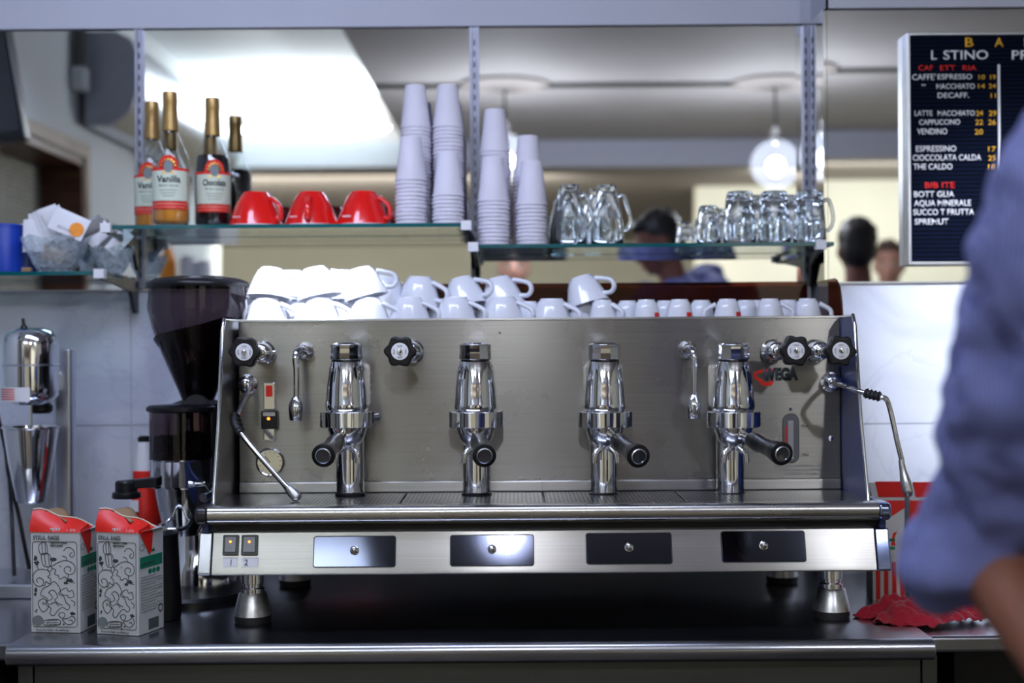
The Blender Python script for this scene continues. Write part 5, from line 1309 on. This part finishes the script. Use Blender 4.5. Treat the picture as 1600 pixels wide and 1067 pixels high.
    for s in (-1, 1):
        e = obj('eye', G().ell(T((s*.031, -.076, .002)), (.0135, .010, .0085), R, seg=16, rings=10), 'eyew', t)
        obj('iris', G().ell(T((s*.031, -.0845, .002)), (.0058, .003, .0058), R, seg=12, rings=8), 'eye', e)
        obj('eyebrow', G().tube([T((s*.016, -.086, .020)), T((s*.032, -.083, .026)), T((s*.050, -.070, .021))], [.003, .004, .002], seg=8), hair, t)
    obj('lips', G().ell(T((0, -.0885, -.058)), (.022, .006, .004), R, seg=16, rings=8).ell(T((0, -.0865, -.066)), (.018, .006, .004), R, seg=16, rings=8), 'lip', t)
    return t
def hand(t, w, d, skin, side):
    d = V(d).normalized(); up = V((0, 0, 1)) if abs(d.z) < .9 else V((0, 1, 0)); a = d.cross(up).normalized()*side; n = a.cross(d)*side
    g = G(); g.ell(w+d*.045, (.040, .048, .017), Matrix((a, d, n)).transposed()); g.caps(w-d*.01, w+d*.02, .026, .028)
    for k, (o, L, r) in enumerate(((-.029, .066, .0078), (-.010, .078, .0085), (.010, .082, .0088), (.030, .074, .0085))):
        b = w+d*.082+a*o; c = -n*.35
        k1 = b+(d+c*.2).normalized()*L*.42; k2 = k1+(d+c*1.3).normalized()*L*.33; k3 = k2+(d+c*2.6).normalized()*L*.25
        g.tube([b-d*.02, b, k1, k2, k3], [r*1.1, r*1.1, r, r*.92, r*.72], seg=12, smooth=4); g.ell(k3, (r*.74,)*3, seg=12, rings=8)
    b = w+d*.022+a*.030; k1 = b+(a*.8+d*.8-n*.3).normalized()*.040; k2 = k1+(a*.2+d-n*.3).normalized()*.030
    g.tube([b-a*.012, b, k1, k2], [.0125, .012, .0105, .008], seg=12, smooth=4); g.ell(k2, (.008,)*3, seg=12, rings=8)
    o = remesh(obj('hand', g, skin, t, smooth=60), .0038, 4)
    return o
def standing(cx, cy, hz, yaw, armfwd=.1):
    """upright joints; head centre height hz, facing angle yaw (0 = towards -y)"""
    q = Matrix.Rotation(yaw, 3, 'Z'); k = hz/1.68
    def W(x, y, z): return V((cx, cy, 0))+q @ V((x, y, 0))+V((0, 0, z*k))
    J = dict(head=W(0, -.02, 1.68), neck=W(0, .012, 1.50), chest=W(0, 0, 1.28), pelvis=W(0, 0, .98))
    for s, m in (('L', 1), ('R', -1)):
        J['sh'+s] = W(m*.165, .01, 1.41); J['el'+s] = W(m*.225, .02, 1.12); J['wr'+s] = W(m*.20, -armfwd-.1, .95)
        J['hip'+s] = W(m*.09, 0, .93); J['kn'+s] = W(m*.10, -.01, .50); J['ank'+s] = W(m*.11, .02, .085)
    return J
# barista at the right edge, leaning towards the left
J = dict(head=V((.565, 1.0, 1.77)), neck=V((.63, .99, 1.625)), chest=V((.745, .92, 1.48)), pelvis=V((.88, .86, 1.02)),
         shR=P(1757, 340, 1.20), elR=P(1524, 838, 1.42), wrR=P(1735, 1160, 1.22), shL=V((.78, .84, 1.63)), elL=V((.66, .70, 1.22)), wrL=V((.50, .72, 1.05)),
         hipR=V((.88, .89, .97)), hipL=V((.88, .71, .97)), knR=V((.86, .90, .53)), knL=V((.88, .68, .53)), ankR=V((.88, .92, .085)), ankL=V((.88, .66, .085)))
bar = person('person', 'person in blue pinstriped shirt with rolled sleeve at the right edge of the photo', J, 'shirt', 'hair', 'skin_dark', sleeves='rolled', vox=.009, headyaw=math.radians(-100), headpitch=math.radians(22))
J = standing(.012, -.27, 1.75, math.radians(180), .0)
person('person', 'person in dark top facing the mirror, seen only as a reflected face under the shelf', J, 'jeans', 'hair_brown', 'skin', headyaw=math.radians(180), vox=.012)
c = MP(1341, 392, 5.7, YR)
J = standing(c.x, c.y, c.z, 0)
person('person', 'person in blue shirt with thick black hair seen from behind in the right mirror', J, 'shirt', 'hair', 'skin_dark', headyaw=math.radians(10), vox=.012)
c = MP(1388, 415, 7.2, YR)
J = standing(c.x, c.y, c.z, math.radians(180))
person('person', 'person with brown hair facing the bar, reflected beside the menu board', J, 'jeans', 'hair_brown', 'skin', headyaw=math.radians(195), vox=.012)
